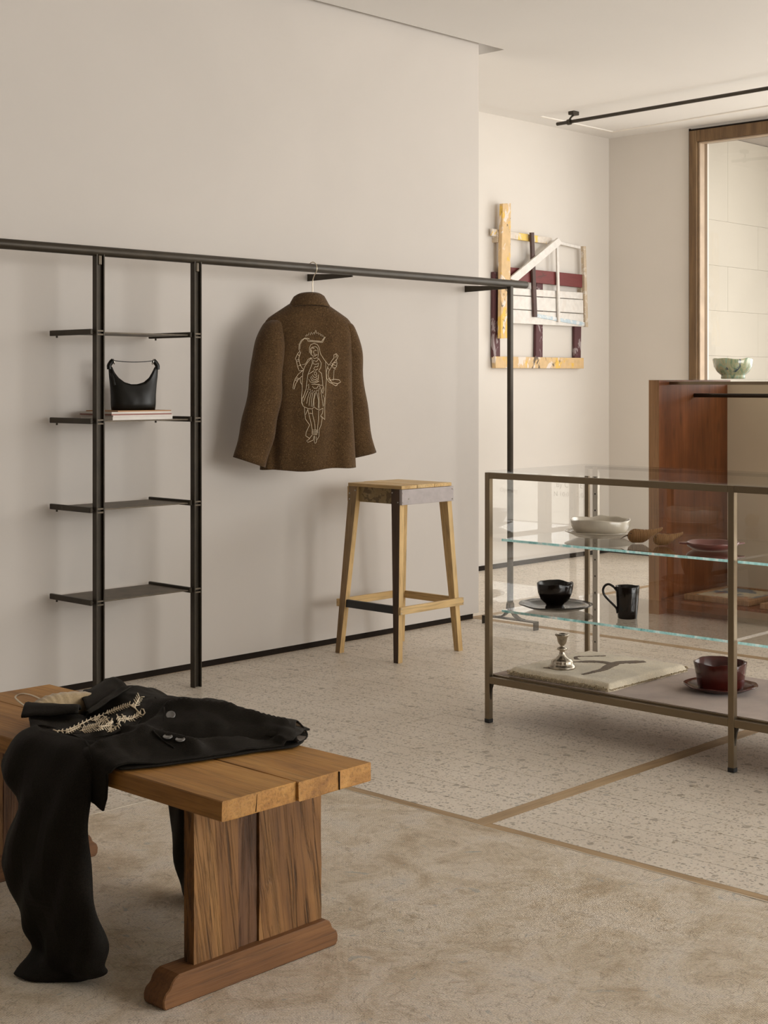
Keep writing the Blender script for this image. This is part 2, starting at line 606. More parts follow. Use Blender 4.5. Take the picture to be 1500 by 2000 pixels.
for x0, x1 in xe:
    for y0, y1 in ye:
        cx_, cy_ = (x0 + x1) / 2, (y0 + y1) / 2
        under = x1 < 3.21 and cy_ < 3.5
        near = (2.35 < cx_ < 6.05 and 1.68 < cy_ < 5.0) or (6.05 < cx_ < 7.9 and 3.3 < cy_ < 5.0 and cy_ < 0.9 * cx_)
        dz = -0.0002 * random.random()
        if near and not under and count < 300:
            key = (round(x1 - x0, 3), round(y1 - y0, 3))
            if key not in shared:
                me = bpy.data.meshes.new('floor_tile')
                v_, f_ = box(g, x1 - x0 - g, g, y1 - y0 - g, -0.011, 0)
                me.from_pydata(v_, [], f_)
                me.materials.append(MAT['terrazzo'])
                shared[key] = me
            t = link(bpy.data.objects.new('floor_tile', shared[key]))
            t.parent = floor
            t.location = (x0, y0, dz)
            count += 1
        else:
            rest.append(box(x0 + g, x1 - g, y0 + g, y1 - g, -0.011, dz))
put('outer_floor_tiles', join(*rest), MAT['terrazzo'], parent=floor, kind='stuff')
for y0 in (-2.025, 0.315, 2.655, 5.035):
    for xa, xb in ((-0.0, 3.2), (3.2, 6.088), (6.088, 9.1)):
        x = xa
        while x < xb - 0.01:
            x2 = min(x + 1.38, xb)
            put('wood_strip', box(x + 0.0005, x2 - 0.0005, y0 + 0.0015, y0 + 0.0535, -0.011, 0.0002), MAT['oakstrip'], parent=floor)
            x = x2
for x0 in (3.2, 6.03):
    for ya, yb in ((-1.97, 0.315), (0.37, 2.655), (2.71, 5.035), (5.09, 6.3)):
        y = ya
        while y < yb - 0.01:
            y2 = min(y + 1.2, yb)
            put('wood_strip', box(x0 + 0.0015, x0 + 0.0565, y + 0.0005, y2 - 0.0005, -0.011, 0.0002), MAT['oakstripy'], parent=floor)
            y = y2

WL = struct('wall_left', box(-3.0, 6.06, 5.03, 5.17, 0.029, 3.24), MAT['wall'], label='smooth beige plaster partition wall behind the clothes rail')
struct('baseboard_left', box(-3.0, 6.025, 5.040, 5.16, 0, 0.029), MAT['base'], label='dark recessed base under the partition wall')
struct('wall_niche', box(4.5, 9.35, 6.30, 6.45, 0, 3.3), MAT['niche'], label='bright cream plaster wall behind the painted wood relief')
struct('baseboard_niche', box(4.5, 9.1, 6.288, 6.30, 0, 0.030), MAT['base'], label='thin dark baseboard of the niche wall')
# window wall with one long opening (y -0.95 .. 5.607, z 0.13 .. 3.055)
struct('wall_window', join(box(9.1, 9.35, 5.607, 6.30, 0, 3.3), box(9.1, 9.35, -0.95, 5.607, 0, 0.13),
                           box(9.1, 9.35, -0.95, 5.607, 3.045, 3.3), box(9.1, 9.35, -4.0, -0.95, 0, 3.3)), MAT['niche'],
       label='cream plaster wall holding the long shop window')
struct('baseboard_window', box(9.088, 9.1, -0.9, 6.288, 0, 0.030), MAT['base'], label='thin dark baseboard below the shop window')
struct('wall_right', join(box(-3.0, 2.7, -4.15, -4.0, 0, 3.3), box(8.5, 9.35, -4.15, -4.0, 0, 3.3), box(2.7, 8.5, -4.15, -4.0, 0, 0.25), box(2.7, 8.5, -4.15, -4.0, 3.0, 3.3)), MAT['white'], label='plain beige wall of the shop out of view')
struct('wall_back', box(-3.15, -3.0, -4.15, 5.17, 0, 3.3), MAT['shopback'], label='dark brown wall behind the viewer')
# ceiling: lower field, raised border near the window, recess above the partition
CE = struct('ceiling', join(
    prism([(-3, -4), (7.08, -4), (7.80, 4.29), (7.955, 6.075), (6.228, 6.085), (6.228, 4.99), (-3, 4.99)],
          lambda x, y: (x, y, 3.050), lambda x, y: (x, y, 3.30)),
    box(6.229, 9.35, -4, 6.30, 3.066, 3.32), box(-3, 6.3, 4.95, 6.35, 3.16, 3.32)), MAT['ceiling'],
    label='off-white ceiling with a raised border towards the window')
for i, (p0, p1) in enumerate([((6.23, 6.10), (8.86, 6.10)), ((8.86, 6.10), (8.62, 3.6)), ((8.62, 3.6), (8.3, -1.0))]):
    a, b_ = Vector((*p0, 0)), Vector((*p1, 0))
    t_ = (b_ - a).normalized()
    s_ = Vector((-t_.y, t_.x, 0)) * 0.011
    q = [a - s_ - t_ * 0.01, b_ - s_ + t_ * 0.01, b_ + s_ + t_ * 0.01, a + s_ - t_ * 0.01]
    struct('trim_%d' % (i + 1), hexa([(v.x, v.y, 3.058) for v in q], [(v.x, v.y, 3.07) for v in q]), MAT['trimw'],
           bevel=0.004, segs=2, label=['thin white ceiling moulding along the niche wall', 'thin white ceiling moulding along the window wall',
                                      'thin white ceiling moulding further along the window'][i])

# window
W = struct('window_1', join(box(9.085, 9.2, 5.600, 5.609, 0.10, 3.055), box(9.085, 9.2, -0.95, 5.609, 3.036, 3.049)), MAT['base'],
           label='tall shop window in a brown wooden frame')
put('frame_post', box(9.07, 9.22, 5.537, 5.600, 0.13, 3.036), MAT['winframe'], W, bevel=0.004)
put('frame_post', box(9.07, 9.22, -0.95, -0.88, 0.13, 3.036), MAT['winframe'], W, bevel=0.004)
put('frame_head', box(9.07, 9.22, -0.88, 5.537, 2.955, 3.036), MAT['winframe'], W, bevel=0.004)
put('frame_sill', box(9.06, 9.22, -0.88, 5.537, 0.10, 0.17), MAT['winframe'], W, bevel=0.004)
put('glazing_bead', box(9.09, 9.15, 5.519, 5.537, 0.17, 2.955), MAT['winstop'], W, bevel=0.004, segs=2)
put('glazing_bead', box(9.09, 9.15, -0.88, 5.519, 2.943, 2.955), MAT['winstop'], W, bevel=0.003, segs=2)
put('mullion', box(9.11, 9.19, 0.238, 0.278, 0.17, 2.943), MAT['winstop'], W, bevel=0.004)
put('mullion', box(9.11, 9.19, -0.06, 0.02, 0.17, 2.943), MAT['winframe'], W, bevel=0.004)
for a, b_ in ((0.278, 5.519), (0.02, 0.238), (-0.88, -0.06)):
    put('pane', box(9.14, 9.15, a, b_, 0.17, 2.943), MAT['wglass'], W)
W2 = struct('window_added', join(box(2.7, 2.78, -4.12, -4.03, 0.25, 3.0), box(8.42, 8.5, -4.12, -4.03, 0.25, 3.0), box(2.78, 8.42, -4.12, -4.03, 0.25, 0.33), box(2.78, 8.42, -4.12, -4.03, 2.92, 3.0)), MAT['winframe'],  # added in the unseen wall, goes with the extra side light
            label='added unseen shop window that brings in extra side light')
put('pane', box(2.78, 8.42, -4.08, -4.07, 0.33, 2.92), MAT['wglass'], W2)
MAT['vinyl'] = plain('window_lettering', (0.10, 0.07, 0.05), 0.6)


def lettering(name, text, y, z, size, parent):
    cu = bpy.data.curves.new(name, 'FONT')
    cu.body = text
    cu.size = size
    cu.extrude = 0.0006
    cu.space_character = 1.05
    cu.materials.append(MAT['vinyl'])
    o = link(bpy.data.objects.new(name, cu))
    o.parent = parent
    o.location = (9.155, y, z)
    o.rotation_euler = (math.pi / 2, 0, math.pi / 2)     # reads from the street
    return o


lettering('window_lettering', 'By CO TEM', 0.085, 0.455, 0.058, W)
lettering('window_lettering', 'N 10:00-22:00', 0.062, 0.385, 0.05, W)
lettering('window_lettering', 'Opening', -0.47, 0.39, 0.05, W)

# outside: stone return wall beside the window, soffit above, pavement
MAT['stone'] = plaster('outside_limestone', (0.48, 0.44, 0.375), 0.05)
MAT['joint'] = plain('stone_joint', (0.50, 0.455, 0.38), 0.9)
MAT['soffit'] = plaster('outside_soffit', (0.36, 0.32, 0.285))
MAT['pave'] = plaster('outside_paving', (0.80, 0.77, 0.72), 0.1)
WO = struct('wall_outside', box(9.36, 15, 5.735, 6.0, 0, 3.6), MAT['joint'], label='cream limestone facade outside the shop window')
zs = [0.0, 0.42, 0.78, 1.12, 1.455, 1.79, 2.125, 2.46, 3.092]
for i, (a, b_) in enumerate(zip(zs, zs[1:])):
    x = 9.36 - (0.45 if i % 2 else 0.0)
    while x < 14.9:
        xa, xb = max(x, 9.362), min(x + 0.9, 15)
        if xb - xa > 0.05:
            put('stone_slab', box(xa + 0.0007, xb - 0.0007, 5.72 + 0.0006 * random.random(), 5.738, a + 0.0007, b_ - 0.0007), MAT['stone'], parent=WO)
        x += 0.9
struct('soffit_outside', box(9.36, 15, 4.55, 5.734, 3.095, 3.2), MAT['soffit'], label='grey plastered soffit outside above the window')
struct('pavement_outside', box(9.36, 18, -6, 6.0, -0.2, -0.05), MAT['pave'], label='pale pavement outside the shop window')
struct('wall_street', box(17.6, 18, -8, 6.0, -0.05, 3.2), MAT['stone'], label='pale house front across the street')

# ------------------------------------------------------------------ floor rug
rv, rf = [], []
NX, NY = 60, 90
for j in range(NY + 1):
    for i in range(NX + 1):
        x = -0.6 + 3.805 * i / NX
        y = -1.2 + 4.735 * j / NY
        if i == NX:
            x += 0.006 * noise.noise((3.1, y * 7, 0)) + 0.002 * random.uniform(-1, 1)
        if j == NY:
            y += 0.006 * noise.noise((x * 7, 9.1, 0)) + 0.002 * random.uniform(-1, 1)
        rv.append((x, y, 0.0058 + 0.0008 * noise.noise((x * 4, y * 4, 1.7))))
for j in range(NY):
    for i in range(NX):
        a = j * (NX + 1) + i
        rf.append((a, a + 1, a + NX + 2, a + NX + 1))
n0 = len(rv)
rim = [i for i in range(NX)] + [j * (NX + 1) + NX for j in range(NY)] + [NY * (NX + 1) + i for i in range(NX, 0, -1)] + [j * (NX + 1) for j in range(NY, 0, -1)]
rv += [(rv[i][0], rv[i][1], 0.0012) for i in rim]
for k in range(len(rim)):
    k2 = (k + 1) % len(rim)
    rf.append((rim[k], rim[k2], n0 + k2, n0 + k))
RUG = thing('floor_rug', 'large faded beige oriental rug under the wooden bench', 'rug', (1.3, 1.2, 0))
put('woven_field', (rv, rf), MAT['rug'], RUG, smooth=False)
MAT['cord'] = cloth('rug_binding', (0.62, 0.54, 0.43), 0.2, 300)
pts = [(3.205 + 0.004 * noise.noise((4.0, y * 9, 0)), y, 0.0038) for y in [-1.2 + 0.02 * k for k in range(237)]]
put('selvedge', tube(pts, [0.0034 + 0.0012 * noise.noise((0, p[1] * 60, 3)) for p in pts], 6), MAT['cord'], RUG, smooth=True)
pts = [(x, 3.536 + 0.005 * noise.noise((x * 9, 2, 0)), 0.0038) for x in [-0.6 + 0.02 * k for k in range(191)]]
put('selvedge', tube(pts, [0.0034 + 0.0012 * noise.noise((p[0] * 60, 0, 3)) for p in pts], 6), MAT['cord'], RUG, smooth=True)

# ------------------------------------------------------------------ wooden bench
BN = thing('wooden_bench', 'rustic brown oak trestle bench standing on the beige rug', 'bench', (2.04, 2.75, 0.01))
ZB = 0.0068


def plank(x0, x1, y0, y1, z0, z1, nx, ny, amp, seed):     # slightly worn board, divided along its length
    def q(x, y, z):
        return (x + amp * noise.noise((x * 9 + seed, y * 5, z * 9)), y + amp * noise.noise((x * 14, y * 3 + seed, z * 9 + 5)),
                z + amp * 0.7 * noise.noise((x * 11, y * 6, seed + z * 4)))
    rings = []
    for j in range(ny + 1):
        y = y0 + (y1 - y0) * j / ny
        e = 0.0022
        prof = [(x0, z0 + e), (x0 + e, z0)] + [(x0 + (x1 - x0) * i / nx, z0) for i in range(1, nx)] + [(x1 - e, z0), (x1, z0 + e), (x1, z1 - e), (x1 - e, z1)] + \
               [(x1 - (x1 - x0) * i / nx, z1) for i in range(1, nx)] + [(x0 + e, z1), (x0, z1 - e)]
        rings.append([q(x, y, z) for x, z in prof])
    return loft(rings, True, True, True)


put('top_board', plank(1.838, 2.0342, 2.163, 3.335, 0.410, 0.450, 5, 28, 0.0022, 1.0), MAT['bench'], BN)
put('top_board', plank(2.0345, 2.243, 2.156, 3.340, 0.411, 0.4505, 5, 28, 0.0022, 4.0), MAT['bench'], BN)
put('crack', box(2.1468, 2.1482, 2.1535, 2.163, 0.4125, 0.4500), MAT['base'], BN)
put('crack', hexa([(1.9247, 2.1622, 0.4125), (1.9258, 2.1622, 0.4125), (1.9258, 2.17, 0.4125), (1.9247, 2.17, 0.4125)], [(1.9280, 2.1622, 0.446), (1.9284, 2.1622, 0.446), (1.9284, 2.17, 0.446), (1.9280, 2.17, 0.446)]), MAT['base'], BN)
for yp in (2.352, 3.248):
    s_ = 1 if yp < 3 else -1
    for (xa, xb, m_, pr) in ((1.912, 2.031, 'benchz', 0.0), (2.033, 2.0875, 'benchzd', 0.006), (2.090, 2.273, 'benchz', 0.001)):
        fy0, fy1 = yp - 0.016 + (pr if s_ > 0 else 0), yp + 0.016 - (0 if s_ > 0 else pr)
        rings = []
        for k in range(15):
            z = 0.062 + ZB + (0.410 - 0.062 - ZB) * k / 14
            j = lambda c_: 0.0022 * noise.noise((z * 16, c_ * 31, yp))
            rings.append([(xa + 0.3 * j(1), fy0 + j(2), z), ((xa * 2 + xb) / 3, fy0 + j(5), z), ((xa + xb * 2) / 3, fy0 + j(6), z), (xb + 0.3 * j(3), fy0 + j(4), z), (xb, fy1, z), (xa, fy1, z)])
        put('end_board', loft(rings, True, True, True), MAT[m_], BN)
    prof = [(1.826, 0.0), (1.822, 0.008), (1.8215, 0.020), (1.826, 0.031), (1.835, 0.037), (1.839, 0.041), (1.843, 0.050), (1.851, 0.058), (1.862, 0.0625),
            (2.275, 0.0625), (2.283, 0.058), (2.289, 0.049), (2.291, 0.042), (2.297, 0.037), (2.305, 0.031), (2.309, 0.020), (2.308, 0.008), (2.303, 0.0)]
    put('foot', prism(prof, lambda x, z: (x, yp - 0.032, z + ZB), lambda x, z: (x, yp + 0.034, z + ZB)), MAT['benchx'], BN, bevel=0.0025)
    put('cleat', box(1.98, 2.15, yp - 0.085, yp - 0.017, 0.392, 0.4105) if s_ > 0 else box(1.98, 2.15, yp + 0.017, yp + 0.07, 0.392, 0.4105), MAT['benchzd'], BN, bevel=0.003)

# ------------------------------------------------------------------ wall-side clothes rail with shelves
CR = thing('clothes_rail', 'long dark steel clothes rail with four shelves along the beige wall', 'clothes rail', (4.7, 4.735, 0))
RZ = 1.763
put('rail', tube([(1.2, 4.735, RZ), (3.6, 4.735, RZ), (6.085, 4.735, RZ)], 0.0195, 20), MAT['dark'], CR, smooth=True)
put('rail_cap', tube([(6.085, 4.735, RZ), (6.089, 4.735, RZ)], 0.0185, 20), MAT['shelfmet'], CR)
UW, UD = 0.038, 0.027
for x0 in (3.381, 3.866):
    u = put('upright', join(box(x0, x0 + 0.005, 4.720, 4.720 + UD, 0.0005, RZ - 0.012), box(x0 + UW - 0.005, x0 + UW, 4.720, 4.720 + UD, 0.0005, RZ - 0.012),
                            box(x0 + 0.004, x0 + UW - 0.004, 4.735, 4.743, 0.0005, RZ - 0.018)), MAT['dark'], CR)
    put('top_clip', box(x0 + 0.010, x0 + 0.026, 4.7205, 4.736, RZ - 0.053, RZ - 0.017), MAT['shelfmet'], u, bevel=0.002)
    for z in (1.453, 1.107, 0.763, 0.405):
        put('joint_clip', box(x0 + 0.005, x0 + UW - 0.005, 4.7215, 4.7355, z - 0.016, z - 0.010), MAT['shelfmet'], u)
        put('joint_clip', box(x0 + 0.005, x0 + UW - 0.005, 4.7215, 4.7355, z - 0.002, z + 0.004), MAT['shelfmet'], u)
for z in (1.453, 1.107, 0.763, 0.405):
    s = put('shelf', box(3.3725, 3.850, 4.742, 4.998, z - 0.007, z - 0.002), MAT['shelfmet'], CR)
    for xa in (3.3595, 3.8505):
        put('shelf_arm', box(xa, xa + 0.013, 4.732, 5.008, z - 0.014, z + 0.008), MAT['dark'], s, bevel=0.002)
        put('stop_pin', tube([(xa + 0.006, 4.965, z - 0.014), (xa + 0.006, 4.965, z - 0.022)], 0.004, 8), MAT['dark'], s)
for xa in (4.80, 5.945):
    put('wall_brace', hexa([(xa, 4.735, RZ - 0.026), (xa + 0.007, 4.735, RZ - 0.026), (xa + 0.007, 5.0305, RZ - 0.032), (xa, 5.0305, RZ - 0.032)],
                           [(xa, 4.735, RZ - 0.012), (xa + 0.007, 4.735, RZ - 0.012), (xa + 0.007, 5.0305, RZ + 0.002), (xa, 5.0305, RZ + 0.002)]), MAT['dark'], CR)
put('end_post', box(5.945, 5.969, 4.722, 4.746, 0.098, RZ - 0.012), MAT['dark'], CR, bevel=0.002)


def strip(path, w0, w1, th, ax):      # flat bar following a path in the YZ plane, w0..w1 along X
    P = [Vector((0, *p)) for p in path]
    rings = []
    for i, p in enumerate(P):
        t = (P[min(i + 1, len(P) - 1)] - P[max(i - 1, 0)]).normalized()
        n_ = Vector((0, -t.z, t.y)) * th / 2
        rings.append([(w0, p.y + n_.y, p.z + n_.z), (w1, p.y + n_.y, p.z + n_.z), (w1, p.y - n_.y, p.z - n_.z), (w0, p.y - n_.y, p.z - n_.z)])
    return loft(rings, True, True, True)


FT = put('post_foot', box(5.936, 5.976, 4.565, 4.905, 0.0385, 0.0435), MAT['dark'], CR)
for y in (4.565, 4.900):
    put('foot_tab', box(5.936, 5.976, y, y + 0.005, 0.0005, 0.0385), MAT['dark'], FT)
for s_ in (-1, 1):
    arc = [(4.734 + s_ * (0.010 + 0.075 * (k / 10) ** 1.9), 0.118 - 0.0735 * (1 - (1 - k / 10) ** 2.0)) for k in range(11)]
    put('foot_curve', strip(arc, 5.940, 5.974, 0.005, 'X'), MAT['dark'], FT)
put('post_collar', box(5.943, 5.971, 4.7205, 4.7475, 0.098, 0.125), MAT['shelfmet'], FT)

# ------------------------------------------------------------------ magazines and handbag on the second shelf
mags = [('magazine', 'grey-white thick magazine, bottom of the stack under the handbag', 0.0125, (0.66, 0.60, 0.56), 0.0, 0.0),
        ('magazine', 'pale pink magazine, second from the bottom of the stack', 0.0065, (0.60, 0.50, 0.47), 0.003, 0.002),
        ('magazine', 'dusty red magazine in the middle of the stack', 0.0055, (0.33, 0.13, 0.10), -0.002, 0.004),
        ('magazine', 'white magazine second from the top of the stack', 0.0075, (0.70, 0.64, 0.58), -0.004, 0.001),
        ('magazine', 'thin orange-brown magazine lying on top directly under the handbag', 0.0045, (0.42, 0.21, 0.08), 0.028, 0.004)]
MAT['paper'] = plain('paper_edges', (0.74, 0.69, 0.63), 0.8)
z = 1.1052
for i, (nm_, lb, th, c, dx, dy) in enumerate(mags):
    w_ = 0.300 if i < 4 else 0.268
    x0, y0 = 3.484 + dx, 4.758 + dy
    m_ = plain('magazine_cover', c, 0.45, var=0.08)
    t = thing(nm_, lb, 'magazine', (x0, y0, z), 'magazines stacked on the steel shelf')
    put('pages', box(x0 + 0.001, x0 + w_ - 0.002, y0 + 0.001, y0 + 0.214, z + 0.0006, z + th - 0.0006), MAT['paper'] if i in (0, 1, 3) else m_, t)
    put('cover', join(box(x0, x0 + w_, y0, y0 + 0.215, z, z + 0.0007), box(x0, x0 + w_, y0, y0 + 0.215, z + th - 0.0007, z + th)), m_, t)
    z += th + 0.0001
ZBAG = z
MAT['leather'] = plain('black_leather', (0.0085, 0.0075, 0.0055), 0.36, 0, 0.2, 10, 0.12, 220, 0.0006, spec=0.32)
MAT['silver'] = plain('polished_silver', (0.78, 0.74, 0.68), 0.2, 1.0, 0.05)
HB = thing('handbag', 'small black leather hobo handbag standing on the magazines', 'handbag', (3.66, 4.865, ZBAG))
ub = (RT * math.cos(0.35) + FW * math.sin(0.35))
wb = Vector((ub.y, -ub.x, 0))
if wb.dot(FW) > 0:
    wb = -wb
BO = Vector((3.663, 4.862, ZBAG))


def bagp(u, v, h):
    return BO + ub * u + wb * v + Vector((0, 0, h))


HWB = [(0.0, 0.088), (0.02, 0.091), (0.06, 0.0915), (0.10, 0.094), (0.14, 0.0985), (0.18, 0.101)]


def bag_top(u):                       # scooped upper edge
    return interp([(-0.105, 0.186), (-0.088, 0.176), (-0.078, 0.152), (-0.062, 0.130), (-0.04, 0.112), (-0.012, 0.1035), (0.02, 0.104), (0.046, 0.112), (0.066, 0.130), (0.078, 0.152), (0.088, 0.174), (0.105, 0.184)], u)


rows_f, rows_b = [], []
NU = 44
for side, rows in ((1, rows_f), (-1, rows_b)):
    for j in range(13):
        t = j / 12
        row = []
        for i in range(NU + 1):
            s = -1 + 2 * i / NU
            h0 = t * bag_top(s * 0.100)
            hw = interp(HWB, h0)
            u = s * hw
            h = t * bag_top(u)
            dep = 0.036 * (1 - 0.62 * sstep(0.02, 0.17, h)) * (max(0, 1 - abs(s) ** 3.2)) ** 0.5 * (0.82 + 0.18 * sstep(0, 0.02, h))
            dep += 0.0025 * noise.noise((u * 30, h * 20, side)) * (1 - abs(s))
            row.append(bagp(u, side * dep, h + 0.0008))
        rows.append(row)
put('bag_body', join(loft(rows_f, False), loft(rows_b, False), loft([rows_f[0], rows_b[0]], False)), MAT['leather'], HB, smooth=True, solid=0.0025)
for s_ in (-1, 1):
    tab = [bagp(s_ * (0.098 - 0.0 * k), 0, 0.165 + 0.008 * k) for k in range(3)] + [bagp(s_ * 0.090, 0, 0.194), bagp(s_ * 0.082, 0, 0.201)]
    put('strap_tab', tube(spline(tab, 4), [0.010] * 17, 10), MAT['leather'], HB, smooth=True)
    put('ring', tube([bagp(s_ * (0.080 + 0.0025 * math.cos(a)), 0.0125 * math.sin(a), 0.196 + 0.011 * math.cos(a)) for a in [2 * math.pi * k / 14 for k in range(15)]], 0.0016, 6), MAT['silver'], HB, smooth=True)
sp = [bagp(u, 0, 0.2005 - 0.0055 * (1 - (u / 0.08) ** 2)) for u in [-0.08 + 0.01 * k for k in range(17)]]
put('strap', loft([[p + wb * a + Vector((0, 0, b_)) for a, b_ in ((-0.008, -0.0015), (0.008, -0.0015), (0.008, 0.0015), (-0.008, 0.0015))] for p in sp], True, True, True), MAT['leather'], HB)
put('side_strap', tube(spline([bagp(-0.0945, 0.018, 0.150), bagp(-0.086, 0.026, 0.128), bagp(-0.080, 0.0300, 0.100)], 5), [0.004] * 11, 6), MAT['leather'], HB, smooth=True)

# ------------------------------------------------------------------ brown jacket on the rail
MAT['wool'] = cloth('brown_wool', (0.085, 0.047, 0.019), 0.6, 230, 0.95, 0.12, 0.9, (0.24, 0.155, 0.075))
MAT['thread'] = cloth('cream_thread', (0.82, 0.68, 0.49), 0.2, 900)
MAT['wire'] = plain('pale_brass_wire', (0.62, 0.54, 0.42), 0.3, 0.8, 0.05)
JO = Vector((4.551, 4.735, 0))
PH = math.radians(15)
JU = RT * math.cos(PH) + FW * math.sin(PH)
JW = RT * math.sin(PH) - FW * math.cos(PH)
U0 = -0.020


def jp(u, wv, z):
    return JO + JU * u + JW * wv + Vector((0, 0, z))


TA = [(0.868, 0.215), (0.95, 0.211), (1.1, 0.202), (1.225, 0.196), (1.35, 0.197), (1.45, 0.200), (1.50, 0.199), (1.52, 0.194), (1.54, 0.176), (1.56, 0.147), (1.58, 0.116), (1.60, 0.086)]
TB = [(0.868, 0.088), (1.225, 0.086), (1.45, 0.080), (1.50, 0.073), (1.54, 0.064), (1.58, 0.056), (1.60, 0.052)]


def jfold(u, z):
    k = sstep(1.5, 1.2, z)
    v = 0.009 * math.sin((u + 0.05 * (1.5 - z)) * 34 + 0.9) * k + 0.008 * math.sin(u * 19 - z * 3.0) * k
    v += 0.016 * noise.noise((u * 7, z * 3.2, 2.0)) + 0.006 * noise.noise((u * 18, z * 8, 5.0))
    v -= 0.030 * math.exp(-((u - U0 + 0.165) / 0.02) ** 2) * sstep(1.5, 1.4, z)      # hollow beside the sleeve
    return v


def jback(u, z):
    a, b_ = interp(TA, z), interp(TB, z)
    q = min(0.999, abs((u - U0) / a))
    return b_ * (1 - q ** 2.6) ** (1 / 2.2) + jfold(u, z) * (1 - q ** 4)


JK = thing('jacket', 'brown wool jacket with cream embroidered figure on its back, hanging on the rail', 'jacket', (4.551, 4.735, 0.87))
rings = []
NZ, NA = 60, 72
for i in range(NZ + 1):
    z = 0.868 + (1.60 - 0.868) * i / NZ
    a, b_ = interp(TA, z), interp(TB, z)
    ring = []
    for k in range(NA):
        th = 2 * math.pi * k / NA
        cu_ = math.copysign(abs(math.cos(th)) ** 0.72, math.cos(th))
        u = U0 + a * cu_
        wv = jback(u, z) if math.sin(th) >= 0 else -0.85 * interp(TB, z) * (1 - min(1, abs(cu_)) ** 2.6) ** (1 / 2.2)
        ring.append(jp(u, wv, z + (0.004 * math.sin(u * 25) - 0.012 * (u > 0) * u / 0.2 * -1 if i == 0 else 0)))
    rings.append(ring)
put('body', loft(rings), MAT['wool'], JK, smooth=True, solid=0.004)


def sleeve(path, tilt):
    ctr = spline([(p[0], p[1], p[2]) for p in path], 6)
    ru = spline([(p[3], p[4], 0) for p in path], 6)
    rings = []
    n = len(ctr)
    for i in range(n):
        f = i / (n - 1)
        t = ctr[min(i + 1, n - 1)] - ctr[max(i - 1, 0)]
        ring = []
        for k in range(28):
            a = 2 * math.pi * k / 28
            cu_ = math.copysign(abs(math.cos(a)) ** 0.85, math.cos(a))
            sw = math.copysign(abs(math.sin(a)) ** 0.85, math.sin(a))
            u, wv, z = ctr[i].x + ru[i].x * cu_, ctr[i].y + ru[i].y * sw, ctr[i].z + tilt * f * ru[i].x * cu_
            d = 0.006 * noise.noise((u * 9, wv * 9 + 3, z * 6)) + 0.004 * math.sin(z * 30 + u * 20) * f
            ring.append(jp(u + d * cu_, wv + d * sw, z))
        rings.append(ring)
    return loft(rings, True, True, False)


put('sleeve', sleeve([(-0.168, 0.0, 1.527, 0.028, 0.045), (-0.180, 0.010, 1.503, 0.044, 0.062), (-0.198, 0.028, 1.43, 0.062, 0.070), (-0.214, 0.042, 1.32, 0.070, 0.068), (-0.226, 0.055, 1.20, 0.074, 0.062),
                      (-0.254, 0.058, 1.06, 0.071, 0.058), (-0.292, 0.056, 0.906, 0.066, 0.052)], -0.36), MAT['wool'], JK, smooth=True, solid=0.004)
put('sleeve', sleeve([(0.136, -0.002, 1.524, 0.028, 0.042), (0.150, -0.010, 1.498, 0.042, 0.056), (0.176, -0.03, 1.40, 0.052, 0.060), (0.190, -0.05, 1.28, 0.052, 0.058), (0.212, -0.065, 1.12, 0.053, 0.055),
                      (0.246, -0.07, 0.925, 0.058, 0.050)], 0.24), MAT['wool'], JK, smooth=True, solid=0.004)
crow = []
for (ca_, cb_, cz) in ((0.050, 0.040, 1.628), (0.054, 0.043, 1.645), (0.060, 0.048, 1.652), (0.070, 0.055, 1.646), (0.082, 0.064, 1.625), (0.094, 0.072, 1.603), (0.097, 0.074, 1.596)):
    ring = []
    for k in range(41):
        th = math.radians(-32 + 244 * k / 40)
        dz = -0.030 * (abs(th - math.pi / 2) / 2.1) ** 2
        ring.append(jp(U0 + 0.003 + ca_ * math.cos(th), cb_ * math.sin(th), cz + dz))
    crow.append(ring)
put('collar', loft(crow, False), MAT['wool'], JK, smooth=True, solid=0.004)
put('collar_seam', tube([jp(U0 + 0.003 + 0.0935 * math.cos(t_), 0.0715 * math.sin(t_), 1.607 - 0.030 * (abs(t_ - math.pi / 2) / 2.1) ** 2) for t_ in [math.radians(-20 + 220 * k / 30) for k in range(31)]], 0.0018, 5), MAT['wool'], JK, smooth=True)
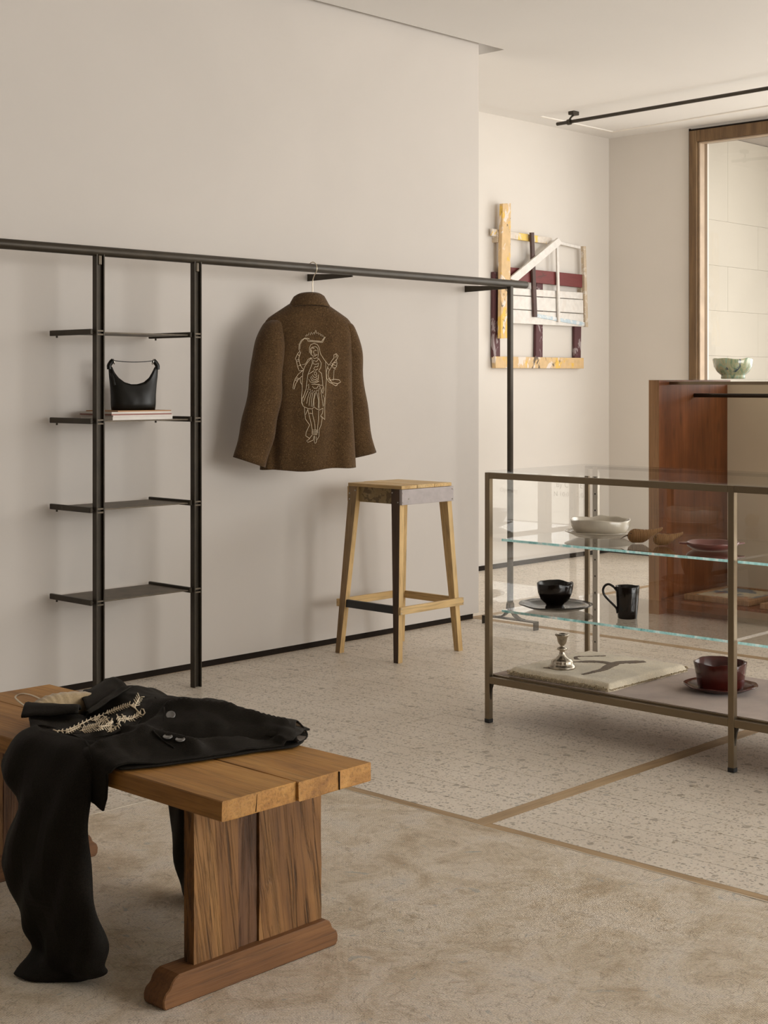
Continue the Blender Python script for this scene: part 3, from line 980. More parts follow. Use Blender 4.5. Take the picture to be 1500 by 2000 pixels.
EMB = [
    [(262, 262), (275, 275), (285, 245), (300, 265), (318, 225), (330, 258), (350, 215), (362, 245), (385, 215), (390, 245), (410, 185), (425, 235), (445, 215), (450, 245), (470, 228), (478, 262), (495, 240), (500, 275), (515, 255), (520, 285), (540, 280)],
    [(290, 310), (300, 340), (500, 355), (540, 280)], [(300, 318), (330, 328), (490, 340), (520, 295)],
    [(320, 305), (260, 295), (210, 325), (180, 380), (175, 450), (190, 480)], [(290, 310), (250, 305), (215, 340), (190, 390), (188, 450)],
    [(190, 480), (160, 510), (130, 580), (140, 600), (160, 690), (180, 750), (235, 740)], [(200, 490), (175, 570), (185, 640), (210, 700), (240, 735)],
    [(148, 600), (175, 590)], [(150, 622), (182, 610)], [(165, 682), (205, 665)], [(158, 520), (185, 545)], [(215, 665), (260, 655), (300, 590), (340, 565)],
    [(320, 500), (318, 430), (340, 385), (385, 368), (430, 385), (455, 430), (470, 510), (520, 590), (570, 650), (590, 670)],
    [(335, 520), (335, 440), (365, 418), (410, 415), (435, 440), (440, 520), (432, 560)], [(335, 450), (350, 480), (340, 520), (365, 545), (400, 540), (425, 520)],
    [(350, 440), (370, 430), (385, 445)], [(385, 470), (405, 460), (415, 475)], [(378, 470), (372, 500), (388, 505)], [(370, 520), (390, 525), (400, 515)],
    [(345, 570), (300, 620), (250, 690), (225, 780), (215, 900), (215, 1000), (205, 1100), (205, 1190), (225, 1230)], [(350, 575), (355, 640), (320, 730), (290, 800), (275, 900), (265, 1000), (225, 1120)],
    [(190, 850), (195, 910), (215, 940)],
    [(360, 560), (385, 580), (420, 565), (440, 590), (410, 620), (370, 600), (365, 650), (400, 660), (440, 640), (430, 690), (390, 690), (370, 720), (400, 740), (430, 720)],
    [(440, 570), (480, 640), (470, 700), (440, 750), (480, 780), (490, 880), (495, 960)], [(540, 620), (545, 720), (550, 850), (540, 960), (535, 1100), (525, 1250), (525, 1420), (470, 1370)],
    [(590, 670), (640, 590), (660, 570), (655, 530), (690, 505), (720, 540), (705, 580), (650, 640), (600, 740), (570, 700), (575, 680)], [(670, 520), (700, 530), (690, 560), (672, 548)], [(610, 660), (635, 680)], [(625, 640), (648, 660)],
    [(690, 580), (705, 640), (700, 690), (660, 710), (640, 690), (650, 640), (690, 630)], [(645, 700), (690, 720), (660, 735)], [(663, 735), (655, 880)], [(650, 660), (690, 672)],
    [(570, 700), (550, 770), (555, 850), (590, 900), (640, 925)], [(590, 740), (575, 800), (590, 860), (615, 880)], [(578, 862), (605, 845)], [(595, 880), (615, 865)],
    [(605, 880), (660, 862), (740, 870), (765, 900), (720, 925), (640, 910), (605, 880)], [(640, 925), (690, 955), (720, 935)],
    [(225, 745), (170, 790), (130, 850), (105, 920), (95, 990), (110, 1000), (130, 930), (165, 870), (215, 820)], [(128, 850), (165, 872)], [(138, 832), (175, 858)], [(120, 870), (155, 890)],
    [(320, 830), (340, 880), (390, 895), (430, 870), (435, 800)], [(335, 820), (355, 860), (390, 870), (420, 850)], [(350, 800), (370, 835), (400, 838), (415, 815)], [(375, 770), (380, 800), (400, 810), (412, 785), (400, 760), (375, 770)],
    [(300, 860), (320, 900), (380, 915), (440, 890)], [(290, 800), (330, 775), (375, 745)], [(345, 960), (370, 990), (410, 985), (430, 950)], [(330, 930), (450, 935)],
    [(270, 960), (300, 930), (300, 980), (280, 1010), (320, 1000), (320, 1040), (350, 1010), (350, 1050), (380, 1020), (395, 1050), (410, 1010), (430, 1030), (440, 990), (460, 990), (445, 950), (465, 945)],
    [(290, 1020), (260, 1090), (230, 1170)], [(310, 1040), (285, 1120), (270, 1200)], [(330, 1045), (310, 1140), (300, 1230)], [(350, 1050), (335, 1150), (330, 1240)], [(375, 1050), (360, 1150), (350, 1245)], [(390, 1050), (365, 1150), (368, 1240)], [(405, 1050), (430, 1150), (425, 1260)], [(430, 1040), (440, 1150), (440, 1270)],
    [(250, 1050), (215, 1130), (210, 1180)], [(210, 1180), (225, 1235), (290, 1265), (345, 1270), (370, 1245), (410, 1275), (440, 1280)], [(465, 945), (495, 950), (510, 1000), (495, 1060), (480, 1030), (490, 980)], [(500, 1080), (520, 1130), (510, 1230)], [(465, 1000), (480, 1120), (500, 1240)],
    [(240, 1240), (245, 1330), (255, 1410), (310, 1490), (265, 1590), (260, 1640), (310, 1675)], [(285, 1270), (300, 1350), (325, 1450), (345, 1560), (345, 1620)], [(345, 1280), (350, 1360), (375, 1460), (385, 1560)], [(430, 1290), (430, 1400), (415, 1560), (420, 1600)], [(285, 1280), (255, 1350)], [(300, 1330), (340, 1335)],
    [(440, 1290), (500, 1260), (490, 1330), (460, 1370), (485, 1400), (470, 1490), (440, 1560), (440, 1650), (410, 1700)],
    [(345, 1560), (420, 1565)], [(340, 1580), (420, 1585)], [(340, 1600), (418, 1605)], [(345, 1620), (415, 1625)],
    [(345, 1630), (300, 1690), (270, 1710), (290, 1730), (360, 1700), (370, 1640)], [(380, 1640), (375, 1720), (385, 1745), (405, 1730), (400, 1650)]]
S7 = 0.002276 / 7.143
gs = []
for ln_ in EMB:
    P = []
    for (a, b_), (c_, d_) in zip(ln_, ln_[1:]):
        n = max(1, int(math.hypot(c_ - a, d_ - b_) / 28))
        P += [(a + (c_ - a) * k / n, b_ + (d_ - b_) * k / n) for k in range(n)]
    P.append(ln_[-1])
    Q = []
    for px_, py_ in P:                 # design units of the embroidery, laid on the back of the jacket
        z = 1.25 + (749 - 620) * 0.002276 - py_ * S7
        u = (-52 * 0.002276 + px_ * S7 - 0.015) / 0.966
        Q.append(jp(u, jback(u, z) + 0.0028, z))
    gs.append(tube(Q, 0.00105, 5))
put('embroidery', join(*gs), MAT['thread'], JK, smooth=True, label='cream stitched outline of a crowned standing figure')
for s_, u_ in ((-1, U0 - 0.145), (1, U0 + 0.168)):
    put('back_seam', tube([jp(u_ + 0.01 * (1.3 - z), jback(u_ + 0.01 * (1.3 - z), z) + 0.001, z) for z in [0.88 + 0.02 * k for k in range(26)]], 0.0012, 5), MAT['wool'], JK, smooth=True)
HG = thing('coat_hanger', 'pale wire hook hanger carrying the brown jacket on the rail', 'hanger', (4.551, 4.735, 1.6))
hk = [jp(0.0, 0, 1.600), jp(0.0, 0, 1.66), jp(0.0005, 0, 1.705), jp(0.008, -0.006, 1.728), jp(0.018, -0.016, 1.747), jp(0.020, -0.0175, 1.766), jp(0.013, -0.012, 1.783), jp(0.0, 0, 1.7895), jp(-0.014, 0.012, 1.783), jp(-0.021, 0.0175, 1.766)]
# the hook crosses the rail at right angles
hk2 = []
for i, p in enumerate(hk):
    d = (p - JO)
    r_ = math.hypot(d.x, d.y)
    hk2.append(Vector((JO.x, JO.y + math.copysign(r_, -1 if i < 7 else 1) * (1 if r_ > 1e-6 else 0), p.z)))
put('hook', tube(spline(hk2, 5), 0.0022, 8), MAT['wire'], HG, smooth=True)
put('shoulder_bar', tube(spline([jp(U0 - 0.15, 0, 1.535), jp(U0 - 0.06, 0, 1.595), jp(U0, 0, 1.625), jp(U0 + 0.06, 0, 1.595), jp(U0 + 0.15, 0, 1.53)], 6), 0.010, 8), MAT['pine'], HG, smooth=True)

# ------------------------------------------------------------------ bar stool
ST = thing('bar_stool', 'tall scrap-wood bar stool with mixed painted boards near the wall', 'stool', (5.04, 4.66, 0))
MAT['lilac'] = painted('grey_lilac_paint', (0.47, 0.42, 0.41), [((0.40, 0.35, 0.33), 0.6, 0.5)], 0.5)
MAT['mottled'] = painted('mottled_brown_ochre', (0.33, 0.23, 0.10), [((0.12, 0.075, 0.03), 0.5, 0.85), ((0.45, 0.36, 0.20), 0.6, 0.5)], 0.6, 30)
MAT['blackpaint'] = plain('black_paint', (0.02, 0.022, 0.024), 0.5)
for k, (xa, xb) in enumerate(((4.862, 4.966), (4.968, 5.085), (5.087, 5.205))):
    put('seat_board', box(xa, xb, 4.483, 4.822, 0.7745, 0.790 + 0.001 * (k % 2)), MAT['piney'], ST, bevel=0.0015)
put('apron', box(4.860, 5.214, 4.479, 4.495, 0.704, 0.773), MAT['lilac'], ST, bevel=0.001, label='grey-lilac painted board')
put('apron', box(4.880, 4.896, 4.552, 4.764, 0.704, 0.7735), MAT['mottled'], ST, bevel=0.001, label='mottled brown and ochre board')
put('apron', box(4.872, 5.20, 4.820, 4.836, 0.704, 0.773), MAT['pinex'], ST, bevel=0.001)
put('apron', box(5.180, 5.196, 4.552, 4.764, 0.704, 0.7735), MAT['piney'], ST, bevel=0.001)


def leg(bx, by, tx, ty, zt=0.774):
    return hexa([(bx[0], by[0], 0.0003), (bx[1], by[0], 0.0003), (bx[1], by[1], 0.0003), (bx[0], by[1], 0.0003)],
                [(tx[0], ty[0], zt), (tx[1], ty[0], zt), (tx[1], ty[1], zt), (tx[0], ty[1], zt)])


def two_tone(geo, face):               # one face of the board keeps its old paint
    return geo[0], geo[1], [1 if i == face else 0 for i in range(6)]


put('leg', two_tone(leg((4.827, 4.855), (4.472, 4.500), (4.866, 4.894), (4.497, 4.551)), 5), [MAT['pine'], MAT['darkleg']], ST, label='leg with dark brown painted side')
put('leg', two_tone(leg((4.827, 4.855), (4.842, 4.870), (4.866, 4.894), (4.765, 4.819)), 5), [MAT['pine'], MAT['brownleg']], ST, label='leg with brown stained side')
put('leg', leg((5.243, 5.272), (4.472, 4.500), (5.183, 5.212), (4.497, 4.551)), MAT['pine'], ST)
put('leg', leg((5.243, 5.272), (4.842, 4.870), (5.183, 5.212), (4.765, 4.819)), MAT['pine'], ST)
put('stretcher', box(4.846, 4.862, 4.500, 4.838, 0.214, 0.249), MAT['blackpaint'], ST, bevel=0.001, label='black painted stretcher')
put('stretcher', box(4.832, 5.268, 4.462, 4.477, 0.216, 0.250), MAT['pinex'], ST, bevel=0.001)
put('stretcher', box(4.832, 5.268, 4.853, 4.868, 0.216, 0.250), MAT['pinex'], ST, bevel=0.001)
put('stretcher', box(5.246, 5.262, 4.505, 4.845, 0.216, 0.250), MAT['piney'], ST, bevel=0.001)
for x, z in ((4.867, 0.757), (4.867, 0.715), (5.204, 0.760), (5.205, 0.714), (4.905, 0.730), (4.838, 0.244), (4.838, 0.222), (5.262, 0.244), (5.262, 0.223)):
    yy = 4.4785 if z > 0.5 else 4.4615
    put('screw', tube([(x, yy + 0.002, z), (x, yy - 0.001, z)], 0.0032, 10), MAT['steel'], ST)
for y, z in ((4.541, 0.757), (4.506, 0.715), (4.775, 0.757), (4.812, 0.742), (4.812, 0.715)):
    put('screw', tube([(4.866, y, z), (4.8605, y, z)], 0.0032, 10), MAT['steel'], ST)

# ------------------------------------------------------------------ glass display case
VX0, VX1, VY1, VY0 = 4.21, 4.845, 3.466, 1.420
VM = 2.444
VC = thing('display_case', 'low glass display case with champagne metal frame and two glass shelves', 'display case', (4.5, 2.44, 0))
PB = 0.022
ZT = 0.922
MAT['felt'] = cloth('mauve_felt', (0.44, 0.34, 0.285), 0.18, 700, 0.95, 0.2, 0.3)
MAT['edge'] = None


def edge_mat():
    m, nt, b = new_mat('cyan_glint_glass_edge')
    v = coords(nt, 'World')
    mp = nd(nt, 'ShaderNodeMapping')
    mp.inputs['Scale'].default_value = (40, 26, 14)
    mp.inputs['Rotation'].default_value = (0.6, 0, 0)
    nt.links.new(v, mp.inputs[0])
    f = ntex(nt, mp.outputs[0], 1.0, 3, 0.7)
    c = ramp(nt, f, [(0.28, (0.10, 0.30, 0.31)), (0.40, (0.32, 0.66, 0.67)), (0.56, (0.55, 0.86, 0.86)), (0.66, (0.97, 1.0, 1.0))])  # cyan of the glass, with whitish glints painted into the colour
    tl = nd(nt, 'ShaderNodeBsdfTranslucent')
    nt.links.new(c, tl.inputs[0])
    nt.links.new(c, b.inputs['Base Color'])
    b.inputs['Roughness'].default_value = 0.12
    mx = nd(nt, 'ShaderNodeMixShader')
    mx.inputs[0].default_value = 0.6
    nt.links.new(b.outputs[0], mx.inputs[1])
    nt.links.new(tl.outputs[0], mx.inputs[2])
    nt.links.new(mx.outputs[0], nt.nodes['Material Output'].inputs[0])
    return m


MAT['edge'] = edge_mat()
for y in (VY1, VM + 0.011, VY0 + PB):
    p = put('post', box(VX0, VX0 + PB, y - PB, y, 0.012, ZT), MAT['bronze'], VC, bevel=0.0015)
    put('foot_cap', box(VX0 - 0.001, VX0 + PB + 0.001, y - PB - 0.001, y + 0.001, 0.0005, 0.016), MAT['rubber'], p, bevel=0.002)
    br = [(0, 0), (0.012, 0), (0.006, -0.018), (0.002, -0.038), (0, -0.060)]
    sgn = -1
    put('bracket', prism(br, lambda a, b_: (VX0 + 0.006, y - PB + sgn * a, 0.146 + b_), lambda a, b_: (VX0 + 0.014, y - PB + sgn * a, 0.146 + b_)), MAT['dark'], p)
for y in (VY1 - 0.004, VM, VY0 + 0.02):
    p = put('back_post', box(VX1 - 0.014, VX1, y - 0.018, y, 0.012, ZT - 0.012), MAT['bronze'], VC, bevel=0.0015)
    put('foot_cap', box(VX1 - 0.015, VX1 + 0.001, y - 0.019, y + 0.001, 0.0005, 0.016), MAT['rubber'], p, bevel=0.002)
VP = (VY1, VM + 0.011, VY0 + PB)
for ya, yb in ((VP[1] + 0.0001, VP[0] - PB - 0.0001), (VP[2] + 0.0001, VP[1] - PB - 0.0001)):
    put('top_rail', box(VX0, VX0 + PB, ya, yb, ZT - PB, ZT), MAT['bronze'], VC, bevel=0.0008)
    put('bottom_rail', box(VX0, VX0 + PB, ya, yb, 0.146, 0.171), MAT['bronze'], VC, bevel=0.0008)
    put('bottom_lip', box(VX0 + PB, VX0 + PB + 0.010, ya, yb, 0.156, 0.1765), MAT['bronze'], VC, bevel=0.0008)
put('top_rail', box(VX1 - 0.012, VX1, VY0, VY1 - 0.004, ZT - 0.0115, ZT), MAT['dark'], VC, bevel=0.001)
put('bottom_rail', box(VX1 - PB - 0.015, VX1 - 0.0145, VY0, VY1 - 0.013, 0.146, 0.1595), MAT['bronze'], VC, bevel=0.0015)
put('bottom_rail', box(VX0 + PB + 0.0005, VX1 - 0.0145, VY1 - 0.012, VY1, 0.146, 0.171), MAT['bronze'], VC, bevel=0.0015)
put('bottom_panel', box(VX0 + PB + 0.010, VX1 - 0.012, VY0 + 0.01, VY1 - 0.014, 0.160, 0.1775), MAT['felt'], VC, label='mauve felt lined base')
put('glass_top', box(VX0 + 0.002, VX1 - 0.002, VY0, VY1 - 0.002, ZT + 0.0005, ZT + 0.0065), MAT['glass'], VC)
put('glass_end', box(VX0 + PB, VX1 - 0.014, VY1 - 0.010, VY1 - 0.004, 0.172, ZT), MAT['glass'], VC)
put('glass_end', box(VX0 + PB, VX1 - 0.014, VY0 + 0.004, VY0 + 0.010, 0.172, ZT), MAT['glass'], VC)
put('glass_back', box(VX1 - 0.010, VX1 - 0.004, VM + 0.001, VY1 - 0.022, 0.172, ZT - 0.010), MAT['glass'], VC)
put('glass_back', box(VX1 - 0.010, VX1 - 0.004, VY0 + 0.02, VM - 0.019, 0.172, ZT - 0.010), MAT['glass'], VC)
for y in (3.400, 2.395, 2.515):
    s = put('shelf_standard', box(4.816, 4.830, y - 0.012, y + 0.012, 0.1776, ZT - 0.002), MAT['steel'], VC)
    for k in range(11):
        z = 0.225 + 0.065 * k
        put('pin_hole', box(4.8150, 4.8162, y - 0.0025, y + 0.0025, z, z + 0.006), MAT['rubber'], s)
SH = (0.681, 0.421)


def shelf_geo(x0, x1, y0, y1, z0, z1):
    g_ = box(x0, x1, y0, y1, z0, z1)
    return g_[0], g_[1], [0, 0, 0, 0, 0, 1]       # front edge takes the cyan glass colour with its painted glints


for z in SH:
    for ya, yb in ((2.458, 3.398), (1.450, 2.428)):
        put('glass_shelf', shelf_geo(4.226, 4.812, ya, yb, z - 0.0085, z), [MAT['glass'], MAT['edge']], VC)
        for y in (ya + 0.06, yb - 0.06):
            put('shelf_peg', tube([(4.800, y, z - 0.0125), (4.816, y, z - 0.0125)], 0.0035, 8), MAT['steel'], VC)

# ------------------------------------------------------------------ ceramics in the case
MAT['cream'] = plain('cream_glaze', (0.62, 0.555, 0.455), 0.22, 0, 0.10, 14, 0.1, 30, 0.001, coat=0.6)
MAT['blackg'] = plain('black_glaze', (0.0075, 0.0045, 0.0030), 0.16, 0, 0.2, 12, coat=0.0, spec=0.42)
MAT['oxblood'] = plain('oxblood_glaze', (0.070, 0.010, 0.007), 0.16, 0, 0.25, 12, coat=0.15)
MAT['plumg'] = plain('dusky_plum_glaze', (0.16, 0.045, 0.035), 0.28, 0, 0.15, 12, coat=0.3)


def wobble(seed, amp, zamp, zr):
    def f(a, r, z):
        k = min(1, max(0, z / zr))
        return 1 + amp * k * (noise.noise((math.cos(a) * 1.4 + seed, math.sin(a) * 1.4, seed))), zamp * k * k * noise.noise((math.cos(a) * 1.9, math.sin(a) * 1.9 + seed, 3 + seed))
    return f


def plate_prof(R, h, t=0.004, foot=0.5):
    f = R * foot
    return [(0.0, 0.0), (f * 0.9, 0.0), (f, 0.0005), (f * 1.25, 0.004), (R * 0.85, h * 0.62), (R * 0.985, h - 0.0012), (R, h + 0.0005), (R * 0.985, h + t * 0.55), (R * 0.83, h * 0.62 + t), (f * 1.2, 0.004 + t), (f * 0.9, 0.0025 + t), (0.0, 0.0025 + t)]


def dish(name, label, cat, prof, c, mat, wob, group=None, n=56):
    return put(name, lathe(prof, c, n, wob), mat, loc=c, smooth=True, label=label, cat=cat, group=group)


dish('plate', 'cream glazed plate under the cream bowl on the upper glass shelf', 'plate', plate_prof(0.130, 0.022, 0.004, 0.55), (4.517, 3.168, 0.6813), MAT['cream'], wobble(2.3, 0.035, 0.004, 0.022))
dish('bowl', 'wide cream ceramic bowl with wavy rim on the cream plate', 'bowl',
     [(0, 0), (0.078, 0), (0.084, 0.002), (0.098, 0.016), (0.108, 0.036), (0.111, 0.058), (0.1095, 0.061), (0.107, 0.058), (0.103, 0.036), (0.092, 0.016), (0.078, 0.006), (0, 0.005)],
     (4.517, 3.165, 0.6886), MAT['cream'], wobble(5.1, 0.03, 0.010, 0.06))
dish('plate', 'black glazed plate under the black bowl on the lower glass shelf', 'plate', plate_prof(0.136, 0.023, 0.004, 0.5), (4.357, 3.250, 0.4213), MAT['blackg'], wobble(8.4, 0.03, 0.005, 0.022))
dish('bowl', 'black glazed footed bowl standing on the black plate', 'bowl',
     [(0, 0), (0.034, 0), (0.036, 0.003), (0.031, 0.012), (0.034, 0.018), (0.052, 0.034), (0.063, 0.060), (0.067, 0.092), (0.0655, 0.0945), (0.063, 0.092), (0.058, 0.060), (0.046, 0.038), (0.028, 0.026), (0, 0.023)],
     (4.345, 3.246, 0.4283), MAT['blackg'], wobble(3.7, 0.07, 0.006, 0.09), n=48)
MG = thing('mug', 'tall black glazed mug with looped handle on the lower glass shelf', 'mug', (4.376, 2.951, 0.4213))
put('cup', lathe([(0, 0), (0.032, 0), (0.034, 0.0015), (0.0365, 0.03), (0.0395, 0.075), (0.0425, 0.112), (0.0415, 0.114), (0.0395, 0.112), (0.0365, 0.075), (0.033, 0.03), (0.030, 0.006), (0, 0.005)], (4.376, 2.951, 0.4213), 40, wobble(1.2, 0.02, 0.003, 0.11)), MAT['blackg'], MG, smooth=True)
hc = Vector((4.376, 2.951, 0.4213))
hpts = [(-0.038, 0.098), (-0.050, 0.112), (-0.066, 0.120), (-0.080, 0.114), (-0.086, 0.098), (-0.080, 0.080), (-0.064, 0.062), (-0.048, 0.046), (-0.038, 0.034), (-0.035, 0.018)]
put('handle', tube(spline([hc + RT * a + Vector((0, 0, b_)) for a, b_ in hpts], 6), [0.0042] * 55, 10), MAT['blackg'], MG, smooth=True)
dish('saucer', 'oxblood red saucer under the deep red bowl', 'saucer', plate_prof(0.128, 0.022, 0.005, 0.55), (4.552, 2.684, 0.1780), MAT['oxblood'], wobble(6.6, 0.03, 0.006, 0.022))
dish('bowl', 'deep oxblood red bowl on its saucer beside the cream mat', 'bowl',
     [(0, 0), (0.072, 0), (0.077, 0.003), (0.080, 0.012), (0.084, 0.045), (0.092, 0.092), (0.0905, 0.0945), (0.088, 0.092), (0.079, 0.045), (0.073, 0.012), (0.068, 0.008), (0, 0.007)],
     (4.552, 2.682, 0.1862), MAT['oxblood'], wobble(9.2, 0.05, 0.008, 0.09))
MD = thing('serving_dish', 'shallow plum-coloured eared dish on the upper glass shelf', 'dish', (4.441, 2.651, 0.6813))
put('basin', lathe([(0, 0), (0.060, 0), (0.066, 0.0015), (0.082, 0.012), (0.090, 0.024), (0.0885, 0.0265), (0.085, 0.025), (0.074, 0.012), (0.06, 0.006), (0, 0.005)], (4.441, 2.651, 0.6813), 48, wobble(4.1, 0.05, 0.004, 0.022)), MAT['plumg'], MD, smooth=True)
for s_ in (-1, 1):
    c_ = Vector((4.441, 2.651, 0.6813 + 0.0235))
    pts = [(s_ * 0.082, -0.030), (s_ * 0.096, -0.022), (s_ * 0.112, -0.007), (s_ * 0.113, 0.006), (s_ * 0.098, 0.022), (s_ * 0.082, 0.030)]
    put('ear', prism(pts, lambda a, b_: c_ + RT * a + FW * b_ + Vector((0, 0, -0.0035)), lambda a, b_: c_ + RT * a + FW * b_ + Vector((0, 0, 0.002))), MAT['plumg'], MD, bevel=0.0015)


def wicker_mat():
    m, nt, b = new_mat('woven_wicker')
    v = coords(nt, 'Object', rnd=False)
    v.node.inputs['Rotation'].default_value = (0, 0, math.pi / 2 - YAW)
    wv = nd(nt, 'ShaderNodeTexWave', wave_type='BANDS', bands_direction='X')
    wv.inputs['Scale'].default_value = 85
    wv.inputs['Distortion'].default_value = 0.6
    nt.links.new(v, wv.inputs['Vector'])
    wv.bands_direction = 'X'
    nt.links.new(ramp(nt, wv.outputs['Fac'], [(0.1, (0.13, 0.055, 0.016)), (0.5, (0.30, 0.150, 0.048)), (0.9, (0.42, 0.235, 0.09))]), b.inputs['Base Color'])
    b.inputs['Roughness'].default_value = 0.65
    bump(nt, b, wv.outputs['Fac'], 0.6, 0.002)
    return m


MAT['wicker'] = wicker_mat()


def bird(c, k, label, beak):
    t = thing('woven_bird', label, 'bird figure', c, 'woven birds on the glass shelf')
    C_ = Vector(c)
    st = [(0.000, 0.026, 0.004), (0.004, 0.026, 0.013), (0.012, 0.026, 0.021), (0.024, 0.0262, 0.0255), (0.042, 0.0255, 0.0253), (0.058, 0.027, 0.0225), (0.074, 0.032, 0.0175), (0.090, 0.039, 0.012), (0.108, 0.046, 0.0085), (0.122, 0.052, 0.0055), (0.125, 0.053, 0.002)]
    st = spline(st, 12)
    rings = []
    for i, q in enumerate(st):
        rr = q.z * (1 + 0.045 * math.sin(2 * math.pi * q.x / 0.0052))
        ring = []
        for j in range(20):
            a = 2 * math.pi * j / 20
            z = q.y + rr * math.sin(a)
            ring.append(C_ + RT * (q.x - 0.045) * k + FW * rr * 0.9 * math.cos(a) * k + Vector((0, 0, max(z, 0.003) * k)))
        rings.append(ring)
    put('body', loft(rings, True, True, True), MAT['wicker'], t, smooth=True)
    ey = C_ + RT * (0.010 - 0.045) * k + Vector((0, 0, 0.037 * k)) - FW * 0.0145 * k
    put('eye', lathe([(0, -0.002), (0.0016, -0.001), (0.002, 0), (0.0016, 0.001), (0, 0.002)], ey, 10), MAT['rubber'], t, smooth=True)
    if beak:
        b0 = C_ + RT * (-0.041) * k + Vector((0, 0, 0.030 * k))
        put('beak', tube([b0, b0 + RT * -0.012 * k + Vector((0, 0, -0.004)), b0 + RT * -0.030 * k + Vector((0, 0, -0.014))], [0.0025, 0.002, 0.0006], 8), MAT['darkleg'], t, smooth=True)


bird((4.440, 2.940, 0.6813), 1.0, 'larger brown woven bird figure with thin beak beside the cream bowl', True)
bird((4.432, 2.836, 0.6813), 0.84, 'smaller brown woven bird figure nearer the plum dish', False)

# cream wool mat with fringe and dark woven motif
MAT['woolcream'] = cloth('cream_wool_pile', (0.80, 0.70, 0.54), 0.16, 260, 1.0, 0.3, 1.0)
MAT['fringe'] = cloth('wool_fringe', (0.55, 0.44, 0.28), 0.25, 400, 1.0, 0.3, 0.6)
MAT['motif'] = cloth('brown_woven_motif', (0.16, 0.105, 0.06), 0.5, 300, 1.0, 0.2, 0.9, (0.42, 0.28, 0.12))
WM = thing('wool_mat', 'small thick cream wool mat with brown motif and fringed edges in the case', 'mat', (4.51, 3.17, 0.178))


def matz(x, y):
    e = min((x - 4.258) / 0.03, (4.772 - x) / 0.03, (y - 2.948) / 0.022, (3.398 - y) / 0.022)
    return 0.1785 + 0.027 * (1 - (1 - min(1, max(0, e))) ** 2.4) + 0.0022 * noise.noise((x * 16, y * 16, 0)) + 0.0011 * noise.noise((x * 95, y * 95, 2))


rows = []
for j in range(91):
    y = 2.948 + 0.45 * j / 90
    rows.append([(4.258 + 0.514 * i / 100, y + 0.006 * noise.noise((i * 0.05, j * 0.05, 7)), matz(4.258 + 0.514 * i / 100, y)) for i in range(101)])
gt = loft(rows, False)
put('pile', gt, MAT['woolcream'], WM, smooth=True)
put('mat_back', box(4.262, 4.768, 2.952, 3.394, 0.1778, 0.181), MAT['fringe'], WM)
fr = []
for k in range(230):
    y = 2.95 + 0.446 * k / 230
    for x0_, sx in ((4.260, -1), (4.770, 1)):
        a = Vector((x0_, y, 0.186 + 0.010 * random.random()))
        L = 0.009 + 0.008 * random.random()
        dv = Vector((sx * 0.7, random.uniform(-0.7, 0.7), random.uniform(-0.7, 0.1))).normalized() * L
        e_ = a + dv
        e_.z = max(e_.z, 0.1792)
        fr.append(tube([a, a + dv * 0.5 + Vector((0, 0, 0.002)), e_], [0.0016, 0.0017, 0.001], 4))
for k in range(170):
    x = 4.265 + 0.5 * k / 170
    a = Vector((x, 2.951, 0.182 + 0.004 * random.random()))
    fr.append(tube([a, a + Vector((random.uniform(-.004, .004), -0.004, 0)), a + Vector((random.uniform(-.003, .003), -0.006, -0.002))], [0.0014, 0.0014, 0.001], 4))
put('fringe', join(*fr), MAT['fringe'], WM, smooth=True, kind='stuff')


def ribbon(path, widths, lift=0.0016):
    P = spline([(x, y, 0) for x, y in path], 10)
    Wd = spline([(a, 0, 0) for a in widths], 10)
    rws = []
    for i, p in enumerate(P):
        t = (P[min(i + 1, len(P) - 1)] - P[max(i - 1, 0)]).normalized()
        n_ = Vector((-t.y, t.x, 0))
        row = []
        for k in range(-3, 4):
            q = p + n_ * Wd[i].x * (k / 3) * (1 + 0.25 * noise.noise((p.x * 60, p.y * 60, k)))
            row.append((q.x, q.y, matz(q.x, q.y) + lift - (0.0018 if abs(k) == 3 else 0)))
        rws.append(row)
    return loft(rws, False)


put('motif', join(ribbon([(4.560, 3.300), (4.590, 3.330), (4.625, 3.322), (4.690, 3.262)], [0.010, 0.008, 0.006, 0.004]),
                  ribbon([(4.505, 3.283), (4.550, 3.255), (4.578, 3.205), (4.590, 3.160), (4.640, 3.140), (4.700, 3.092)], [0.008, 0.018, 0.020, 0.024, 0.030, 0.022]),
                  ribbon([(4.580, 3.150), (4.470, 3.120), (4.400, 3.115), (4.340, 3.118)], [0.024, 0.016, 0.012, 0.008]),
                  ribbon([(4.340, 3.292), (4.356, 3.236)], [0.008, 0.008])), MAT['motif'], WM, smooth=True, label='dark brown woven animal motif')

MAT['oldsilver'] = plain('tarnished_silver', (0.52, 0.46, 0.38), 0.28, 1.0, 0.35, 40, 0.25, 120, 0.002)
cz_ = matz(4.385, 3.242) + 0.0012
dish('candlestick', 'small ornate silver candlestick standing on the cream wool mat', 'candlestick',
     [(0, 0), (0.046, 0), (0.050, 0.002), (0.051, 0.005), (0.047, 0.010), (0.041, 0.014), (0.038, 0.020), (0.0385, 0.025), (0.034, 0.031), (0.026, 0.036), (0.017, 0.042), (0.012, 0.050), (0.0095, 0.060), (0.010, 0.064), (0.018, 0.067), (0.0195, 0.071), (0.016, 0.075),
      (0.008, 0.079), (0.0075, 0.083), (0.012, 0.088), (0.017, 0.097), (0.019, 0.110), (0.021, 0.116), (0.0255, 0.119), (0.026, 0.123), (0.022, 0.126), (0.014, 0.126), (0.012, 0.122), (0.0, 0.120)],
     (4.385, 3.242, cz_), MAT['oldsilver'], lambda a, r, z: (1 + 0.035 * math.cos(12 * a) * (1 if 0.010 < z < 0.035 or z > 0.112 else 0), 0.0))

